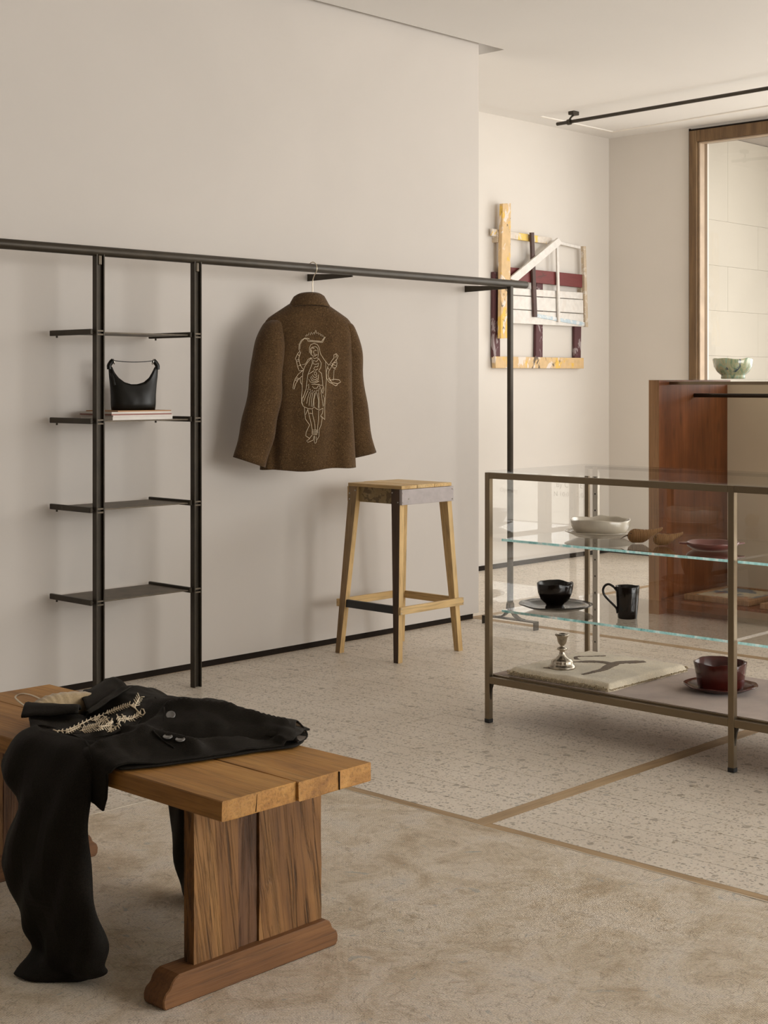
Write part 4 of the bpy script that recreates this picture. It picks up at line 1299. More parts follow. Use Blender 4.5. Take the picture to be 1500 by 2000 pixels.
# ------------------------------------------------------------------ black embroidered coat lying over the bench
MAT['linen'] = cloth('black_linen', (0.0120, 0.0094, 0.0064), 0.55, 420, 0.75, 0.02, 0.8)
_lb = MAT['linen'].node_tree.nodes['Principled BSDF']
_lb.inputs['Specular IOR Level'].default_value = 0.12
_lb.inputs['Roughness'].default_value = 0.62
_lb.inputs['Sheen Weight'].default_value = 0.0
MAT['lining'] = cloth('brown_lining', (0.085, 0.055, 0.03), 0.2, 300, 0.5, 0.1, 0.2)
MAT['padding'] = cloth('beige_satin_padding', (0.43, 0.32, 0.185), 0.12, 200, 0.5, 0.3, 0.2)
MAT['button'] = plain('grey_horn_button', (0.16, 0.15, 0.14), 0.25, 0, 0.3, 60, coat=0.4)
CT = thing('black_coat', 'black linen coat with cream leaf embroidery draped over the bench', 'coat', (2.04, 2.7, 0.45))
TH = [(2.36, 0.016), (2.42, 0.026), (2.48, 0.032), (2.54, 0.050), (2.60, 0.061), (2.64, 0.064), (2.70, 0.057), (2.77, 0.052), (2.83, 0.043), (2.87, 0.050), (2.92, 0.053), (3.015, 0.040), (3.08, 0.030)]
TS = [(-0.24, 0.30), (-0.18, 0.42), (-0.10, 0.50), (0.0, 0.66), (0.08, 0.92), (0.15, 1.0), (0.19, 0.8), (0.24, 0.5), (0.28, 0.4)]
HEM = [(1.80, 2.500), (1.826, 2.487), (1.90, 2.451), (2.0, 2.420), (2.055, 2.407), (2.15, 2.383), (2.21, 2.360), (2.255, 2.380), (2.31, 2.428)]
NECK = [(1.74, 2.78), (1.838, 2.81), (1.89, 2.90), (1.945, 2.970), (1.965, 2.950), (1.985, 2.850), (2.02, 2.825), (2.055, 2.890), (2.095, 2.985), (2.14, 3.04), (2.19, 3.055), (2.235, 3.00), (2.28, 2.96)]


def coat_h(X, Y):
    s = X - 2.04
    h = interp(TH, Y) * interp(TS, s)
    h *= 0.16 + 0.84 * sstep(0.0, 0.075, Y - interp(HEM, X)) if s < 0.15 else 1
    h += 0.010 * noise.noise((X * 13 + 2, Y * 9, 0.3)) + 0.005 * noise.noise((X * 30, Y * 26, 4.0))
    # long soft folds fanning from the buttons to the hem corner
    for (ax, ay, bx, by, am, wd) in ((2.10, 2.66, 2.26, 2.44, 0.012, 0.016), (2.02, 2.56, 2.20, 2.42, -0.012, 0.018), (1.94, 2.62, 2.02, 2.46, 0.009, 0.014), (1.90, 2.64, 2.08, 2.76, 0.010, 0.016), (1.98, 2.66, 2.12, 2.70, -0.010, 0.018), (1.86, 2.58, 1.95, 2.56, 0.010, 0.018)):
        d = Vector((bx - ax, by - ay))
        q = Vector((X - ax, Y - ay))
        t = max(0, min(1, q.dot(d) / d.length_squared))
        h += 1.5 * am * math.exp(-((q - d * t).length / wd) ** 2)
    return 0.4575 + max(0.003, h)


def coat_pt(s, Y):
    X = 2.04 + s
    if s < -0.198:
        d = -0.198 - s
        a = min(d / 0.022, math.pi / 2)
        z0 = coat_h(1.842, Y)
        return Vector((1.842 - 0.022 * math.sin(a) - 0.006 * noise.noise((Y * 14, d * 10, 0)) * min(1, d * 20), Y, z0 - 0.022 * (1 - math.cos(a)) - max(0, d - 0.0346)))
    k = sstep(2.46, 2.56, Y)
    if s > 0.206 and k > 0:
        d = s - 0.206
        a = min(d / 0.022, math.pi / 2)
        z0 = coat_h(2.246, Y)
        hang = Vector((2.246 + 0.022 * math.sin(a) + 0.004, Y, z0 - 0.022 * (1 - math.cos(a)) - max(0, d - 0.0346)))
        flat = Vector((X, Y, coat_h(X, Y)))
        return flat.lerp(hang, k)
    return Vector((X, Y, coat_h(X, Y)))


rows = []
for j in range(64):
    t = j / 63
    row = []
    for i in range(84):
        s = -0.315 + 0.60 * i / 83
        Xn = 2.04 + s
        y0 = interp(HEM, Xn) if s > -0.23 else 2.505 - 0.2 * max(0, -0.285 - s) + 0.55 * max(0, -0.285 - s)
        y1 = interp(NECK, Xn)
        row.append(coat_pt(s, y0 + (y1 - y0) * t))
    rows.append(row)
put('coat_body', loft(rows, False), MAT['linen'], CT, smooth=True, solid=0.004)
# second, lower layer of the hem and the lining showing at its corner
lay = []
for k in range(40):
    X = 1.835 + (2.285 - 1.835) * k / 39
    y = interp(HEM, X)
    row = []
    for a in range(6):
        yy = y - 0.005 - 0.003 * noise.noise((X * 20, 0, 0)) + 0.014 * a
        row.append((X, yy, 0.4555 + 0.0012 * a))
    lay.append(row)
put('under_layer', loft(lay, False), MAT['linen'], CT, smooth=True, solid=0.003)
hc_ = [Vector(p) for p in ((2.225, 2.352, 0.460), (2.262, 2.366, 0.459), (2.303, 2.400, 0.458), (2.322, 2.435, 0.466), (2.318, 2.452, 0.480), (2.298, 2.440, 0.489), (2.262, 2.405, 0.485), (2.232, 2.372, 0.474))]
ctr = sum(hc_, Vector()) / 8
inn = [ctr.lerp(p, 0.90) + Vector((-0.004, 0.006, 0)) for p in hc_]
deep = [ctr.lerp(p, 0.5) + Vector((-0.03, 0.055, 0.0)) for p in hc_]
back = [p + Vector((-0.045, 0.085, 0.004)) for p in hc_]
put('hem_corner', loft([inn, hc_, [p + Vector((-0.014, 0.026, 0.002)) for p in hc_], back], True), MAT['linen'], CT, smooth=True, solid=0.002, subsurf=1)
put('lining', loft([inn, deep], True, False, True), MAT['lining'], CT, smooth=True)


def flat_sleeve(tab, seed):
    rings = []
    P = spline([(r[0], r[1], r[2]) for r in tab], 5)
    Q = spline([(r[3], r[4], r[5]) for r in tab], 5)
    for p, q in zip(P, Q):
        z, y0, y1, xc, hd, sl = p.x, p.y, p.z, q.x, q.y, q.z
        ym = (y0 + y1) / 2
        ring = []
        for k in range(40):
            a = 2 * math.pi * k / 40
            cy = math.copysign(abs(math.cos(a)) ** 0.62, math.cos(a))
            y = ym + (y1 - y0) / 2 * cy
            fold = 0.35 * noise.noise((y * 9, z * 9, seed)) + 0.22 * math.sin(y * 55 + z * 22 + seed)
            x = xc + sl * (y - ym) + hd * math.sin(a) * (1 + fold)
            ring.append((x + 0.006 * noise.noise((y * 16, z * 12, seed + 3)), y, max(z + 0.003 * noise.noise((y * 14, z, seed)), 0.0088)))
        rings.append(ring)
    return loft(rings, True, False, False)


put('sleeve', flat_sleeve([(0.488, 2.60, 2.82, 1.862, 0.012, 0), (0.470, 2.57, 2.85, 1.838, 0.024, 0), (0.435, 2.553, 2.872, 1.820, 0.026, 0), (0.39, 2.552, 2.876, 1.808, 0.026, 0), (0.335, 2.552, 2.796, 1.800, 0.028, 0), (0.25, 2.540, 2.836, 1.795, 0.030, 0), (0.195, 2.525, 2.850, 1.792, 0.032, 0),
                           (0.165, 2.512, 2.826, 1.792, 0.033, 0), (0.115, 2.488, 2.785, 1.794, 0.033, 0), (0.085, 2.488, 2.762, 1.797, 0.033, 0), (0.048, 2.503, 2.732, 1.800, 0.032, 0.05), (0.030, 2.512, 2.716, 1.795, 0.032, -0.15), (0.017, 2.545, 2.700, 1.776, 0.034, -0.45), (0.0092, 2.560, 2.694, 1.766, 0.030, -0.6)], 1.0),
    MAT['linen'], CT, smooth=True, solid=0.003)
put('cuff_hem', tube(spline([(1.806, 2.560, 0.011), (1.786, 2.598, 0.0115), (1.758, 2.648, 0.011), (1.731, 2.690, 0.011)], 5), 0.0030, 6), MAT['linen'], CT, smooth=True)
put('sleeve', flat_sleeve([(0.46, 2.60, 2.92, 2.275, 0.016, 0), (0.38, 2.58, 2.91, 2.284, 0.022, 0), (0.2, 2.60, 2.885, 2.286, 0.024, 0), (0.08, 2.62, 2.858, 2.282, 0.024, 0), (0.015, 2.63, 2.825, 2.278, 0.028, 0)], 6.0), MAT['linen'], CT, smooth=True, solid=0.003)
put('armhole_seam', tube([coat_pt(s, y) + Vector((-0.002, 0, 0.0025)) for s, y in [(-0.245, 2.545), (-0.225, 2.56), (-0.205, 2.585), (-0.185, 2.63), (-0.18, 2.68), (-0.185, 2.73), (-0.20, 2.77), (-0.215, 2.795)]], 0.0022, 6), MAT['linen'], CT, smooth=True)


def patch(c00, c10, c11, c01, arch, n=14):     # curved cloth patch between four corners
    c00, c10, c11, c01 = map(Vector, (c00, c10, c11, c01))
    rws = []
    for j in range(n + 1):
        v = j / n
        rws.append([c00.lerp(c10, i / n).lerp(c01.lerp(c11, i / n), v) + Vector((0, 0, arch * math.sin(math.pi * v) ** 0.8 + 0.003 * noise.noise((i * 0.3, j * 0.3, arch * 100)))) for i in range(n + 1)])
    return loft(rws, False)


put('collar', patch((2.010, 2.842, 0.492), (2.155, 2.880, 0.515), (2.200, 3.045, 0.500), (2.085, 3.000, 0.478), 0.020), MAT['linen'], CT, smooth=True, solid=0.005)
put('collar', patch((1.870, 2.900, 0.492), (1.955, 2.800, 0.502), (1.992, 2.842, 0.498), (1.948, 2.990, 0.496), 0.014), MAT['linen'], CT, smooth=True, solid=0.005)
put('lapel', patch((1.985, 2.800, 0.497), (2.150, 2.862, 0.524), (2.120, 2.890, 0.512), (2.000, 2.842, 0.482), 0.006), MAT['linen'], CT, smooth=True, solid=0.004)
put('inner_back', patch((1.92, 2.82, 0.462), (2.09, 2.82, 0.462), (2.13, 3.02, 0.464), (1.94, 2.975, 0.462), 0.002), MAT['lining'], CT, smooth=True, solid=0.003)
pk = spline([(x, y, coat_h(x, y) + 0.003) for x, y in [(2.141, 2.757), (2.112, 2.70), (2.086, 2.655), (2.055, 2.615), (2.02, 2.58), (1.969, 2.542), (1.97, 2.51), (1.976, 2.480)]], 6)
put('placket_edge', tube(pk, 0.0022, 8), MAT['linen'], CT, smooth=True)
# rolled front edge below the embroidery
roll = [(1.853, 2.655), (1.888, 2.612), (1.931, 2.612), (1.99, 2.65), (2.048, 2.697), (2.098, 2.725), (2.139, 2.761)]
rp = spline([(x, y, coat_h(x, y) + 0.001) for x, y in roll], 8)
put('front_edge', tube(rp, [0.0015 + 0.0025 * math.sin(math.pi * i / (len(rp) - 1)) for i in range(len(rp))], 10), MAT['linen'], CT, smooth=True)
LEAF = [  # stitches of the leaf embroidery: x, y on the bench in tenths of a millimetre

    (18582, 27551, 18583, 27474, 18590, 27407, 18628, 27384, 18653, 27344, 18673, 27295, 18698, 27254, 18751, 27253, 18816, 27270, 18930, 27358, 19095, 27517, 19173, 27553, 19234, 27561, 19292, 27566, 19350, 27571, 19434, 27612, 19537, 27680, 19621, 27721, 19707, 27763, 19927, 27994, 19970, 27975, 20020, 27965, 20063, 27947, 20113, 27937, 20169, 27936, 20128, 27801, 20035, 27595, 19960, 27447, 19434, 26682, 19394, 26585, 19380, 26523, 19254, 26369, 19174, 26278),
    (18590, 27407, 18629, 27425, 18661, 27434), (18590, 27407, 18554, 27335, 18512, 27255), (18653, 27344, 18696, 27378, 18739, 27413), (18653, 27344, 18625, 27266, 18596, 27189),
    (18698, 27254, 18742, 27287, 18804, 27347), (18698, 27254, 18684, 27204, 18663, 27146), (18816, 27270, 18890, 27366, 19044, 27578), (18816, 27270, 18815, 27219, 18814, 27167),
    (19095, 27517, 19158, 27596, 19204, 27649), (19095, 27517, 19066, 27437, 19032, 27347), (19234, 27561, 19283, 27614, 19332, 27668), (19234, 27561, 19229, 27509, 19223, 27458),
    (19350, 27571, 19420, 27658, 19503, 27765), (19350, 27571, 19350, 27524, 19343, 27469), (19537, 27680, 19615, 27778, 19853, 28104), (19537, 27680, 19525, 27623, 19501, 27548),
    (19707, 27763, 19927, 28061, 20007, 28163), (19707, 27763, 19691, 27687, 19681, 27622), (19970, 27975, 20027, 28035, 20084, 28096), (19970, 27975, 19953, 27904, 19839, 27699),
    (20063, 27947, 20118, 28003, 20220, 28124), (20063, 27947, 20052, 27896, 20042, 27846), (20169, 27936, 20313, 28114, 20419, 28239), (20169, 27936, 20146, 27861, 20129, 27794),
    (20128, 27801, 20152, 27789, 20183, 27785), (20128, 27801, 20069, 27718, 19985, 27600), (20035, 27595, 20061, 27575, 20101, 27573), (20035, 27595, 19964, 27495, 19912, 27422),
    (19434, 26682, 19466, 26674, 19525, 26701), (19434, 26682, 19357, 26594, 19293, 26524), (19380, 26523, 19419, 26524, 19464, 26533), (19380, 26523, 19303, 26436, 19232, 26357),
    (19254, 26369, 19237, 26316, 19220, 26263), (19254, 26369, 19202, 26347, 19151, 26324), (19174, 26278, 19162, 26232, 19151, 26187), (19174, 26278, 19120, 26255, 19060, 26222),
    (18957, 27087, 19019, 27099, 19161, 27224, 19217, 27226, 19261, 27211, 19298, 27187, 19341, 27170, 19384, 27153, 19433, 27145, 18958, 26408, 18991, 26371, 19062, 26388, 19152, 26430, 19236, 26464, 19320, 26497),
    (19019, 27099, 19238, 27363, 19330, 27444), (19019, 27099, 18945, 26932, 18793, 26653), (19161, 27224, 19254, 27320, 19323, 27381), (19161, 27224, 18973, 26892, 18806, 26589),
    (19217, 27226, 19319, 27321, 19422, 27416), (19217, 27226, 19006, 26855, 18802, 26496), (19261, 27211, 19344, 27285, 19441, 27377), (19261, 27211, 19076, 26883, 18819, 26453),
    (19298, 27187, 19388, 27271, 19485, 27365), (19298, 27187, 19229, 27020, 18833, 26393), (19341, 27170, 19429, 27258, 19532, 27365), (19341, 27170, 18880, 26446, 18864, 26346),
    (19384, 27153, 19498, 27274, 19627, 27414), (19384, 27153, 18890, 26376, 18898, 26302), (19433, 27145, 19579, 27307, 19701, 27437), (19433, 27145, 18924, 26349, 18938, 26282),
    (18958, 26408, 19651, 27328, 19791, 27478), (18958, 26408, 18964, 26328, 18989, 26275), (18991, 26371, 19691, 27284, 19824, 27407), (18991, 26371, 18996, 26325, 19001, 26280),
    (19062, 26388, 19755, 27283, 19892, 27408), (19062, 26388, 19067, 26324, 19080, 26269), (19152, 26430, 19311, 26587, 19938, 27384), (19152, 26430, 19150, 26366, 19156, 26310),
    (19236, 26464, 19367, 26584, 19557, 26786), (19236, 26464, 19226, 26396, 19217, 26329), (19320, 26497, 19445, 26607, 19655, 26832), (19320, 26497, 19286, 26388, 19240, 26263),
    (18604, 27117, 18668, 27133, 18732, 27149, 18797, 27165, 18877, 27204, 19013, 27323, 19157, 27451, 19227, 27473), (18668, 27133, 18712, 27185, 18750, 27228),
    (18668, 27133, 18661, 27090, 18637, 27020), (18732, 27149, 18779, 27202, 18832, 27265), (18732, 27149, 18726, 27093, 18708, 27019), (18797, 27165, 18836, 27211, 18894, 27284),
    (18797, 27165, 18798, 27122, 18799, 27079), (18877, 27204, 18968, 27326, 19097, 27502), (18877, 27204, 18886, 27181, 18889, 27149), (19013, 27323, 19127, 27477, 19179, 27542),
    (19013, 27323, 19013, 27277, 19001, 27213), (19157, 27451, 19218, 27527, 19261, 27578), (19157, 27451, 19147, 27402, 19144, 27363), (19227, 27473, 19269, 27523, 19312, 27574),
    (19227, 27473, 19223, 27433, 19220, 27394), (19685, 27654, 19740, 27653, 19828, 27697, 19980, 27831, 19943, 27701, 19893, 27554, 19901, 27488),
    (19740, 27653, 19968, 27941, 20043, 28014), (19740, 27653, 19694, 27537, 19662, 27440), (19828, 27697, 20018, 27930, 20094, 28002), (19828, 27697, 19752, 27527, 19715, 27411),
    (19980, 27831, 20052, 27903, 20119, 27966), (19980, 27831, 19826, 27552, 19789, 27435), (19943, 27701, 20031, 27773, 20088, 27799), (19943, 27701, 19807, 27488, 19755, 27392),
    (19893, 27554, 20010, 27659, 20096, 27720), (19893, 27554, 19829, 27442, 19785, 27357), (19901, 27488, 19966, 27528, 20025, 27561), (19901, 27488, 19851, 27391, 19290, 26589),
    (20361, 28123, 20436, 28140, 20491, 28130, 20546, 28120, 20595, 28101, 20658, 28100, 20754, 28145, 20822, 28150, 20863, 28119, 20898, 28078, 20918, 28019, 20739, 27693, 20671, 27505, 20706, 27456),
    (20436, 28140, 20506, 28219, 20584, 28309), (20436, 28140, 20420, 28076, 20405, 28013), (20491, 28130, 20548, 28194, 20620, 28278), (20491, 28130, 20475, 28052, 20439, 27948),
    (20546, 28120, 20620, 28205, 20709, 28310), (20546, 28120, 20523, 28030, 20486, 27923), (20595, 28101, 20724, 28257, 20801, 28342), (20595, 28101, 20570, 28020, 20545, 27941),
    (20658, 28100, 20785, 28257, 20839, 28313), (20658, 28100, 20624, 28006, 20591, 27912), (20754, 28145, 20842, 28246, 20889, 28292), (20754, 28145, 20686, 28003, 20632, 27879),
    (20822, 28150, 20880, 28210, 20924, 28251), (20822, 28150, 20772, 28032, 20668, 27842), (20863, 28119, 20921, 28176, 20966, 28216), (20863, 28119, 20828, 28023, 20670, 27763),
    (20898, 28078, 20944, 28123, 20984, 28159), (20898, 28078, 20853, 27966, 20597, 27572), (20918, 28019, 20965, 28065, 21005, 28102), (20918, 28019, 20679, 27655, 20604, 27512),
    (20739, 27693, 20999, 28019, 21067, 28088), (20739, 27693, 20655, 27533, 20639, 27466), (20671, 27505, 20709, 27513, 20754, 27530), (20671, 27505, 20646, 27452, 20636, 27418),
    (20706, 27456, 20747, 27469, 20795, 27492), (20706, 27456, 20693, 27413, 20681, 27371),
    (20739, 27693, 20647, 27492, 20651, 27421, 20669, 27368, 20661, 27294, 20648, 27212, 20634, 27131, 20659, 27068, 20742, 27101, 20794, 27227, 20765, 27272),
    (20725, 27243, 20678, 27181, 20638, 27128), (20646, 27376, 20719, 27435, 20794, 27495, 20875, 27561, 21183, 27926, 21318, 28061), (20719, 27435, 20738, 27492, 20763, 27558),
    (20719, 27435, 20789, 27439, 20858, 27443), (20794, 27495, 20826, 27579, 21182, 28094), (20794, 27495, 20848, 27497, 20924, 27526), (20875, 27561, 21183, 28004, 21338, 28246),
    (20875, 27561, 21093, 27763, 21128, 27725), (21183, 27926, 21327, 28153, 21430, 28327), (21183, 27926, 21223, 27897, 21270, 27877), (21318, 28061, 21436, 28255, 21542, 28433),
    (21318, 28061, 21353, 28013, 21389, 27965), (20086, 27087, 20068, 27018, 20063, 26967, 20065, 26925, 20146, 26952, 20234, 26987, 20329, 27031, 20436, 27098, 20511, 27120, 20579, 27135),
    (20068, 27018, 20112, 27021, 20162, 27034), (20068, 27018, 20014, 26960, 19973, 26921), (20063, 26967, 20125, 26979, 20194, 26999), (20063, 26967, 20004, 26909, 19952, 26861),
    (20065, 26925, 20110, 26925, 20169, 26943), (20065, 26925, 20014, 26876, 19970, 26836), (20146, 26952, 20226, 27024, 20320, 27114), (20146, 26952, 20156, 26919, 20172, 26895),
    (20234, 26987, 20318, 27067, 20403, 27148), (20234, 26987, 20250, 26963, 20260, 26930), (20329, 27031, 20413, 27112, 20479, 27166), (20329, 27031, 20339, 26993, 20343, 26947),
    (20436, 27098, 20489, 27155, 20536, 27204), (20436, 27098, 20456, 27066, 20476, 27034), (20511, 27120, 20565, 27176, 20619, 27233), (20511, 27120, 20527, 27091, 20543, 27062),
    (20579, 27135, 20625, 27180, 20671, 27226), (20579, 27135, 20589, 27081, 20613, 27046),
    (20418, 27729, 19960, 27066, 19894, 26937, 19888, 26888, 19812, 26826, 19332, 26217, 19302, 26250, 19258, 26265, 19203, 26262), (19960, 27066, 19954, 26996, 19987, 26980),
    (19960, 27066, 19874, 26974, 19809, 26908), (19894, 26937, 19942, 26927, 19990, 26918), (19894, 26937, 19848, 26897, 19795, 26850), (19888, 26888, 19928, 26883, 19967, 26878),
    (19888, 26888, 19840, 26849, 19793, 26810), (19812, 26826, 19364, 26188, 19357, 26145), (19812, 26826, 19753, 26801, 19694, 26777), (19332, 26217, 19317, 26168, 19315, 26137),
    (19332, 26217, 19642, 26697, 19457, 26507), (19302, 26250, 19264, 26197, 19233, 26154), (19302, 26250, 19423, 26478, 19385, 26490), (19258, 26265, 19214, 26203, 19177, 26150),
    (19258, 26265, 19259, 26322, 19247, 26362), (19203, 26262, 19160, 26202, 19104, 26125), (19203, 26262, 19177, 26295, 19132, 26302),
    (20064, 27421, 19669, 26900, 19484, 26666, 19392, 26559), (19669, 26900, 19629, 26817, 19609, 26762), (19669, 26900, 19634, 26889, 19600, 26878),
    (19484, 26666, 19474, 26631, 19465, 26596), (19484, 26666, 19430, 26623, 19395, 26606), (19392, 26559, 19390, 26532, 19383, 26497), (19392, 26559, 19350, 26533, 19307, 26507),]
gs = []
for st in LEAF:
    P = [Vector((st[k] / 1e4, st[k + 1] / 1e4, 0)) for k in range(0, len(st), 2)]
    P = [Vector((p.x, p.y, coat_h(p.x, p.y) + 0.0036)) for p in P]
    if len(P) == 3:
        gs.append(tube(P, [0.0010, 0.0015, 0.0011], 5))
    else:
        gs.append(tube(P, 0.0017, 6))
put('leaf_embroidery', join(*gs), MAT['thread'], CT, smooth=True, label='cream stitched leaf fronds')
for x, y, tilt in ((2.070, 2.611, 0.9), (1.981, 2.509, 0.2), (1.995, 2.484, 0.2)):
    z = coat_h(x, y) + 0.0035
    up = (Vector((0, 0, 1)) - FW * tilt).normalized()
    e1 = RT
    e2 = up.cross(e1)
    c_ = Vector((x, y, z))
    rings = []
    for r_, h_ in ((0.0, 0.0), (0.0100, 0.0), (0.0108, 0.0012), (0.0108, 0.0026), (0.0095, 0.0034), (0.0070, 0.0022), (0.0, 0.0022)):
        rings.append([c_ + (e1 * math.cos(2 * math.pi * k / 20) + e2 * math.sin(2 * math.pi * k / 20)) * r_ + up * h_ for k in range(20)])
    put('button', loft(rings), MAT['button'], CT, smooth=True)
PH_ = thing('padded_hanger', 'beige padded hanger with thin wire hook inside the black coat collar', 'hanger', (2.0, 2.93, 0.46))
pp = spline([(1.922, 2.925, 0.486), (1.955, 2.938, 0.490), (2.0, 2.938, 0.492), (2.06, 2.925, 0.490), (2.115, 2.90, 0.484)], 8)
put('padded_bar', tube(pp, [0.020 + 0.010 * math.sin(math.pi * i / (len(pp) - 1)) + 0.0012 * math.sin(i * 1.9) for i in range(len(pp))], 16), MAT['padding'], PH_, smooth=True)
put('hook', tube(spline([(1.975, 2.950, 0.500), (1.990, 3.03, 0.502), (2.000, 3.085, 0.498), (1.996, 3.105, 0.494), (1.984, 3.102, 0.490), (1.968, 3.06, 0.488), (1.945, 2.990, 0.488)], 6), 0.0022, 8), MAT['wire'], PH_, smooth=True)

# ------------------------------------------------------------------ painted wood relief on the niche wall
WR = thing('wood_relief', 'wall relief of old painted wooden slats on the niche wall', 'wall art', (8.2, 6.28, 1.36))
MAT['a_yellow'] = painted('yellowed_pine_paint', (0.72, 0.50, 0.26), [((0.80, 0.50, 0.07), 0.54, 0.85), ((0.78, 0.70, 0.64), 0.56, 0.85), ((0.09, 0.06, 0.035), 0.60, 0.9)], 0.7, 7, (1, 1, 0.6))
MAT['a_white'] = painted('chipped_white_paint', (0.80, 0.76, 0.71), [((0.70, 0.64, 0.58), 0.55, 0.6), ((0.30, 0.22, 0.18), 0.72, 0.7)], 0.7, 9)
MAT['a_top'] = painted('white_yellow_paint', (0.74, 0.66, 0.57), [((0.82, 0.56, 0.10), 0.54, 0.9), ((0.62, 0.45, 0.28), 0.6, 0.8)], 0.7, 9)
MAT['a_blue'] = painted('pale_blue_paint', (0.55, 0.66, 0.73), [((0.80, 0.78, 0.75), 0.52, 0.7)], 0.7, 14)
MAT['a_maroon'] = painted('maroon_paint', (0.17, 0.030, 0.028), [((0.075, 0.030, 0.022), 0.6, 0.7)], 0.6, 6, (0.4, 1, 2.5))
MAT['a_dark'] = painted('dark_brown_paint', (0.075, 0.038, 0.030), [((0.10, 0.05, 0.04), 0.5, 0.6)], 0.6)
MAT['a_plum'] = painted('scuffed_plum_paint', (0.10, 0.035, 0.038), [((0.42, 0.36, 0.36), 0.57, 0.7)], 0.7, 16, (1, 1, 0.4))
MAT['a_beige'] = painted('bare_beige_wood', (0.62, 0.50, 0.36), [((0.12, 0.08, 0.05), 0.66, 0.8), ((0.75, 0.70, 0.63), 0.55, 0.7)], 0.7, 14)
rel = [('a_top', 6.262, 6.280, [(7.687, 2.289), (7.837, 2.285), (8.355, 2.273), (8.319, 2.228), (7.837, 2.237), (7.687, 2.240)]),
       ('a_plum', 6.272, 6.294, [(7.714, 2.001), (7.782, 2.005), (7.785, 1.425), (7.710, 1.425)]),
       ('a_white', 6.258, 6.270, [(8.378, 2.261), (8.691, 2.237), (8.691, 2.217), (8.378, 2.238)]),
       ('a_maroon', 6.254, 6.271, [(7.80, 2.040), (8.701, 2.034), (8.701, 1.940), (7.80, 1.953)]),
       ('a_white', 6.252, 6.268, [(7.80, 1.899), (8.707, 1.905), (8.707, 1.857), (7.80, 1.853)]),
       ('a_white', 6.251, 6.268, [(7.80, 1.847), (8.709, 1.851), (8.712, 1.756), (7.80, 1.758)]),
       ('a_white', 6.252, 6.268, [(7.80, 1.753), (8.712, 1.749), (8.717, 1.659), (7.80, 1.660)]),
       ('a_blue', 6.246, 6.2515, [(8.143, 1.734), (8.717, 1.692), (8.717, 1.664), (8.143, 1.709)]),
       ('a_plum', 6.272, 6.294, [(8.189, 1.960), (8.260, 1.960), (8.257, 1.425), (8.178, 1.425)]),
       ('a_plum', 6.272, 6.294, [(8.637, 1.70), (8.716, 1.70), (8.709, 1.425), (8.635, 1.425)]),
       ('a_yellow', 6.255, 6.288, [(7.710, 1.432), (8.722, 1.434), (8.722, 1.358), (7.716, 1.353)]),
       ('a_dark', 6.232, 6.250, [(8.074, 2.289), (8.108, 2.292), (8.145, 1.710), (8.106, 1.709)]),
       ('a_white', 6.232, 6.246, [(8.367, 2.225), (8.390, 2.226), (8.412, 1.683), (8.387, 1.682)]),
       ('a_beige', 6.236, 6.262, [(8.691, 2.237), (8.722, 2.239), (8.750, 1.658), (8.720, 1.658)]),
       ('a_white', 6.214, 6.231, [(8.361, 2.271), (8.409, 2.238), (7.904, 1.946), (7.824, 1.956), (7.831, 1.970)]),
       ('a_yellow', 6.222, 6.252, [(7.752, 2.459), (7.837, 2.469), (7.833, 1.973), (7.815, 1.556), (7.730, 1.552), (7.738, 2.161)])]
for mn, ya, yb, poly in rel:
    put('slat', prism(poly, lambda x, z: (x, ya, z), lambda x, z: (x, yb, z)), MAT[mn], WR, bevel=0.0018)
put('wall_batten', box(8.70, 8.725, 6.262, 6.2995, 1.90, 2.02), MAT['a_beige'], WR)
put('wall_batten', box(7.73, 7.775, 6.253, 6.2995, 2.20, 2.27), MAT['a_beige'], WR)

# ------------------------------------------------------------------ hanging rod under the ceiling
RD = thing('ceiling_rod', 'thin dark steel rod hung from the ceiling beside the window', 'rod', (7.95, 5.2, 2.99))
a, b_ = Vector((8.001, 5.957, 2.992)), Vector((7.883, 4.329, 2.992))
d_ = (b_ - a).normalized()
put('rod', tube([a, a + d_ * 2, a + d_ * 5.4], 0.0118, 14), MAT['dark'], RD, smooth=True)
for k in (0.105, 3.0, 5.2):
    p = a + d_ * k
    br = put('rod_collar', tube([p - d_ * 0.012, p + d_ * 0.012], 0.019, 14), MAT['dark'], RD, smooth=True)
    put('hanger_arm', tube(spline([p + Vector((0, 0, 0.012)), p + Vector((0.006, -0.010, 0.03)), p + Vector((0.016, -0.016, 0.040)), p + Vector((0.03, -0.016, 0.048))], 5), 0.0065, 8), MAT['dark'], br, smooth=True)
    put('ceiling_plate', box(p.x - 0.005, p.x + 0.065, p.y - 0.036, p.y + 0.006, 3.040, 3.0495) if p.x < 7.95 and k > 1 else box(p.x - 0.005, p.x + 0.065, p.y - 0.036, p.y + 0.006, 3.040, 3.066), MAT['dark'], br, bevel=0.003)

# ------------------------------------------------------------------ walnut counter unit, bowl on top, framed prints inside
CU = thing('walnut_counter', 'reddish walnut counter unit with open front behind the glass case', 'counter', (7.2, 3.5, 0))
MAT['backboard'] = plaster('counter_back_fabric', (0.74, 0.635, 0.47), 0.04)
for ya, yb in ((4.396, 4.461), (2.55, 2.615)):
    put('end_panel', (box(6.82, 7.57, ya, yb, 0, 1.2685)[0], box(6.82, 7.57, ya, yb, 0, 1.2685)[1], [0, 0, 0, 0, 0, 1]), [MAT['walnut'], MAT['walnutedge']], CU)
put('back_panel', box(7.535, 7.57, 2.615, 4.396, 0.02, 1.245), MAT['backboard'], CU, label='beige fabric back panel')
put('base_shelf', box(6.84, 7.535, 2.615, 4.396, 0.035, 0.085), MAT['walnut'], CU, bevel=0.002)
put('toe_board', box(6.90, 6.92, 2.615, 4.396, 0.0005, 0.035), MAT['darkleg'], CU)
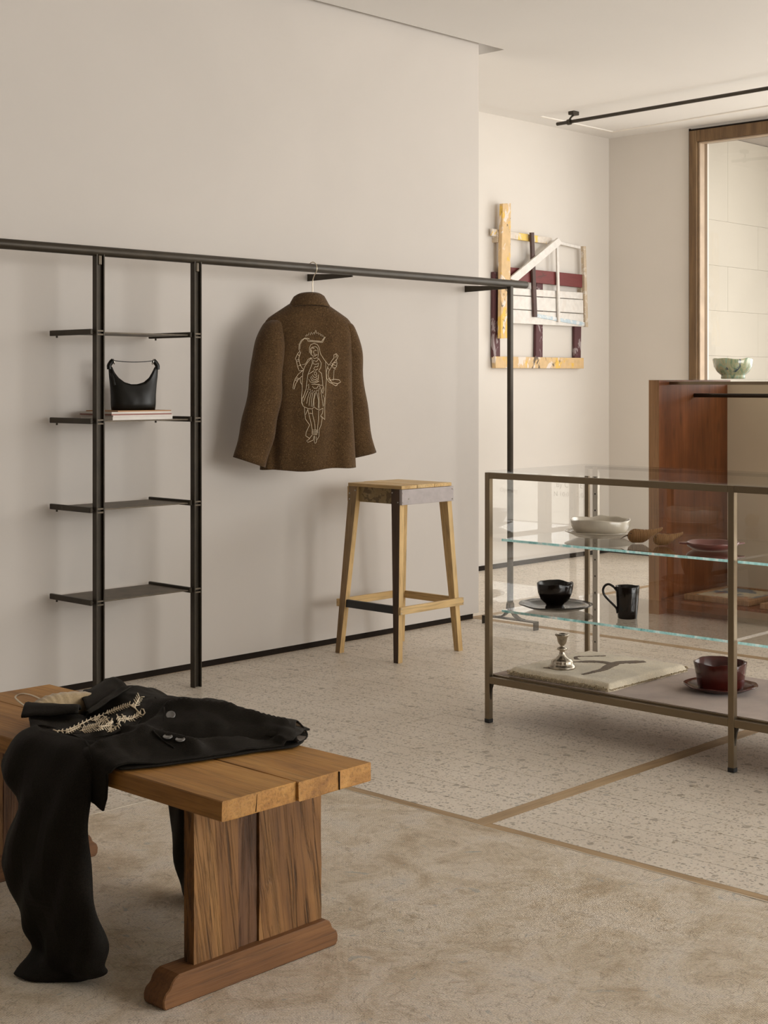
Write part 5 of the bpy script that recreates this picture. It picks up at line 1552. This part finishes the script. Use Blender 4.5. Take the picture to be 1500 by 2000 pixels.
put('front_bar', box(6.921, 6.935, 2.615, 4.396, 1.2435, 1.2605), MAT['bronze'], CU, bevel=0.001)
put('hanging_rail', tube([(7.18, 2.615, 1.184), (7.18, 3.5, 1.184), (7.18, 4.396, 1.184)], 0.0115, 14), MAT['dark'], CU, smooth=True)
put('glass_top', box(6.822, 7.568, 2.551, 4.460, 1.2690, 1.2750), MAT['glass'], CU)
MAT['printa'] = painted('abstract_print', (0.62, 0.54, 0.38), [((0.13, 0.17, 0.22), 0.5, 0.95), ((0.35, 0.15, 0.06), 0.57, 0.9)], 0.4, 3.2)
MAT['printb'] = painted('grey_print', (0.45, 0.40, 0.34), [((0.22, 0.11, 0.06), 0.55, 0.8), ((0.62, 0.57, 0.50), 0.6, 0.8)], 0.4, 5)
for k, (xa, xb, ya, yb, lb, pm) in enumerate(((6.90, 7.36, 3.90, 4.29, 'framed print with blue and cream patches lying inside the counter', 'printa'),
                                             (6.87, 7.28, 3.28, 3.82, 'framed grey and brown print lying further right inside the counter', 'printb'))):
    t = thing('framed_print', lb, 'print', (xa, ya, 0.0852), 'framed prints lying on the counter base')
    for q in ((xa, xb, ya, ya + 0.03), (xa, xb, yb - 0.03, yb), (xa, xa + 0.03, ya + 0.03, yb - 0.03), (xb - 0.03, xb, ya + 0.03, yb - 0.03)):
        put('frame_side', box(*q, 0.0852, 0.1152), MAT['walnutedge'], t, bevel=0.002)
    put('print', box(xa + 0.03, xb - 0.03, ya + 0.03, yb - 0.03, 0.0852, 0.108), MAT[pm], t)


def green_glaze():
    m, nt, b = new_mat('green_drip_glaze')
    v = coords(nt, 'Object', (1, 1, 0.55), rnd=False)
    c = ramp(nt, ntex(nt, v, 16, 5, 0.6, 1.8), [(0.28, (0.06, 0.10, 0.09)), (0.40, (0.26, 0.36, 0.22)), (0.50, (0.52, 0.47, 0.28)), (0.62, (0.30, 0.47, 0.34)), (0.75, (0.72, 0.70, 0.58))])
    c = mixc(nt, ramp(nt, ntex(nt, v, 24, 4, 0.6, 1.0), [(0.60, 0.0), (0.66, 0.9)]), c, (0.04, 0.08, 0.11))
    nt.links.new(c, b.inputs['Base Color'])
    b.inputs['Roughness'].default_value = 0.15
    b.inputs['Coat Weight'].default_value = 0.7
    return m


dish('glazed_bowl', 'green and ochre glazed bowl standing on the walnut counter', 'bowl',
     [(0, 0), (0.060, 0), (0.066, 0.002), (0.064, 0.016), (0.066, 0.022), (0.085, 0.038), (0.102, 0.066), (0.108, 0.106), (0.106, 0.110), (0.102, 0.106), (0.096, 0.068), (0.078, 0.044), (0.055, 0.032), (0, 0.028)],
     (7.2, 4.165, 1.2755), green_glaze(), wobble(7.7, 0.05, 0.008, 0.1))
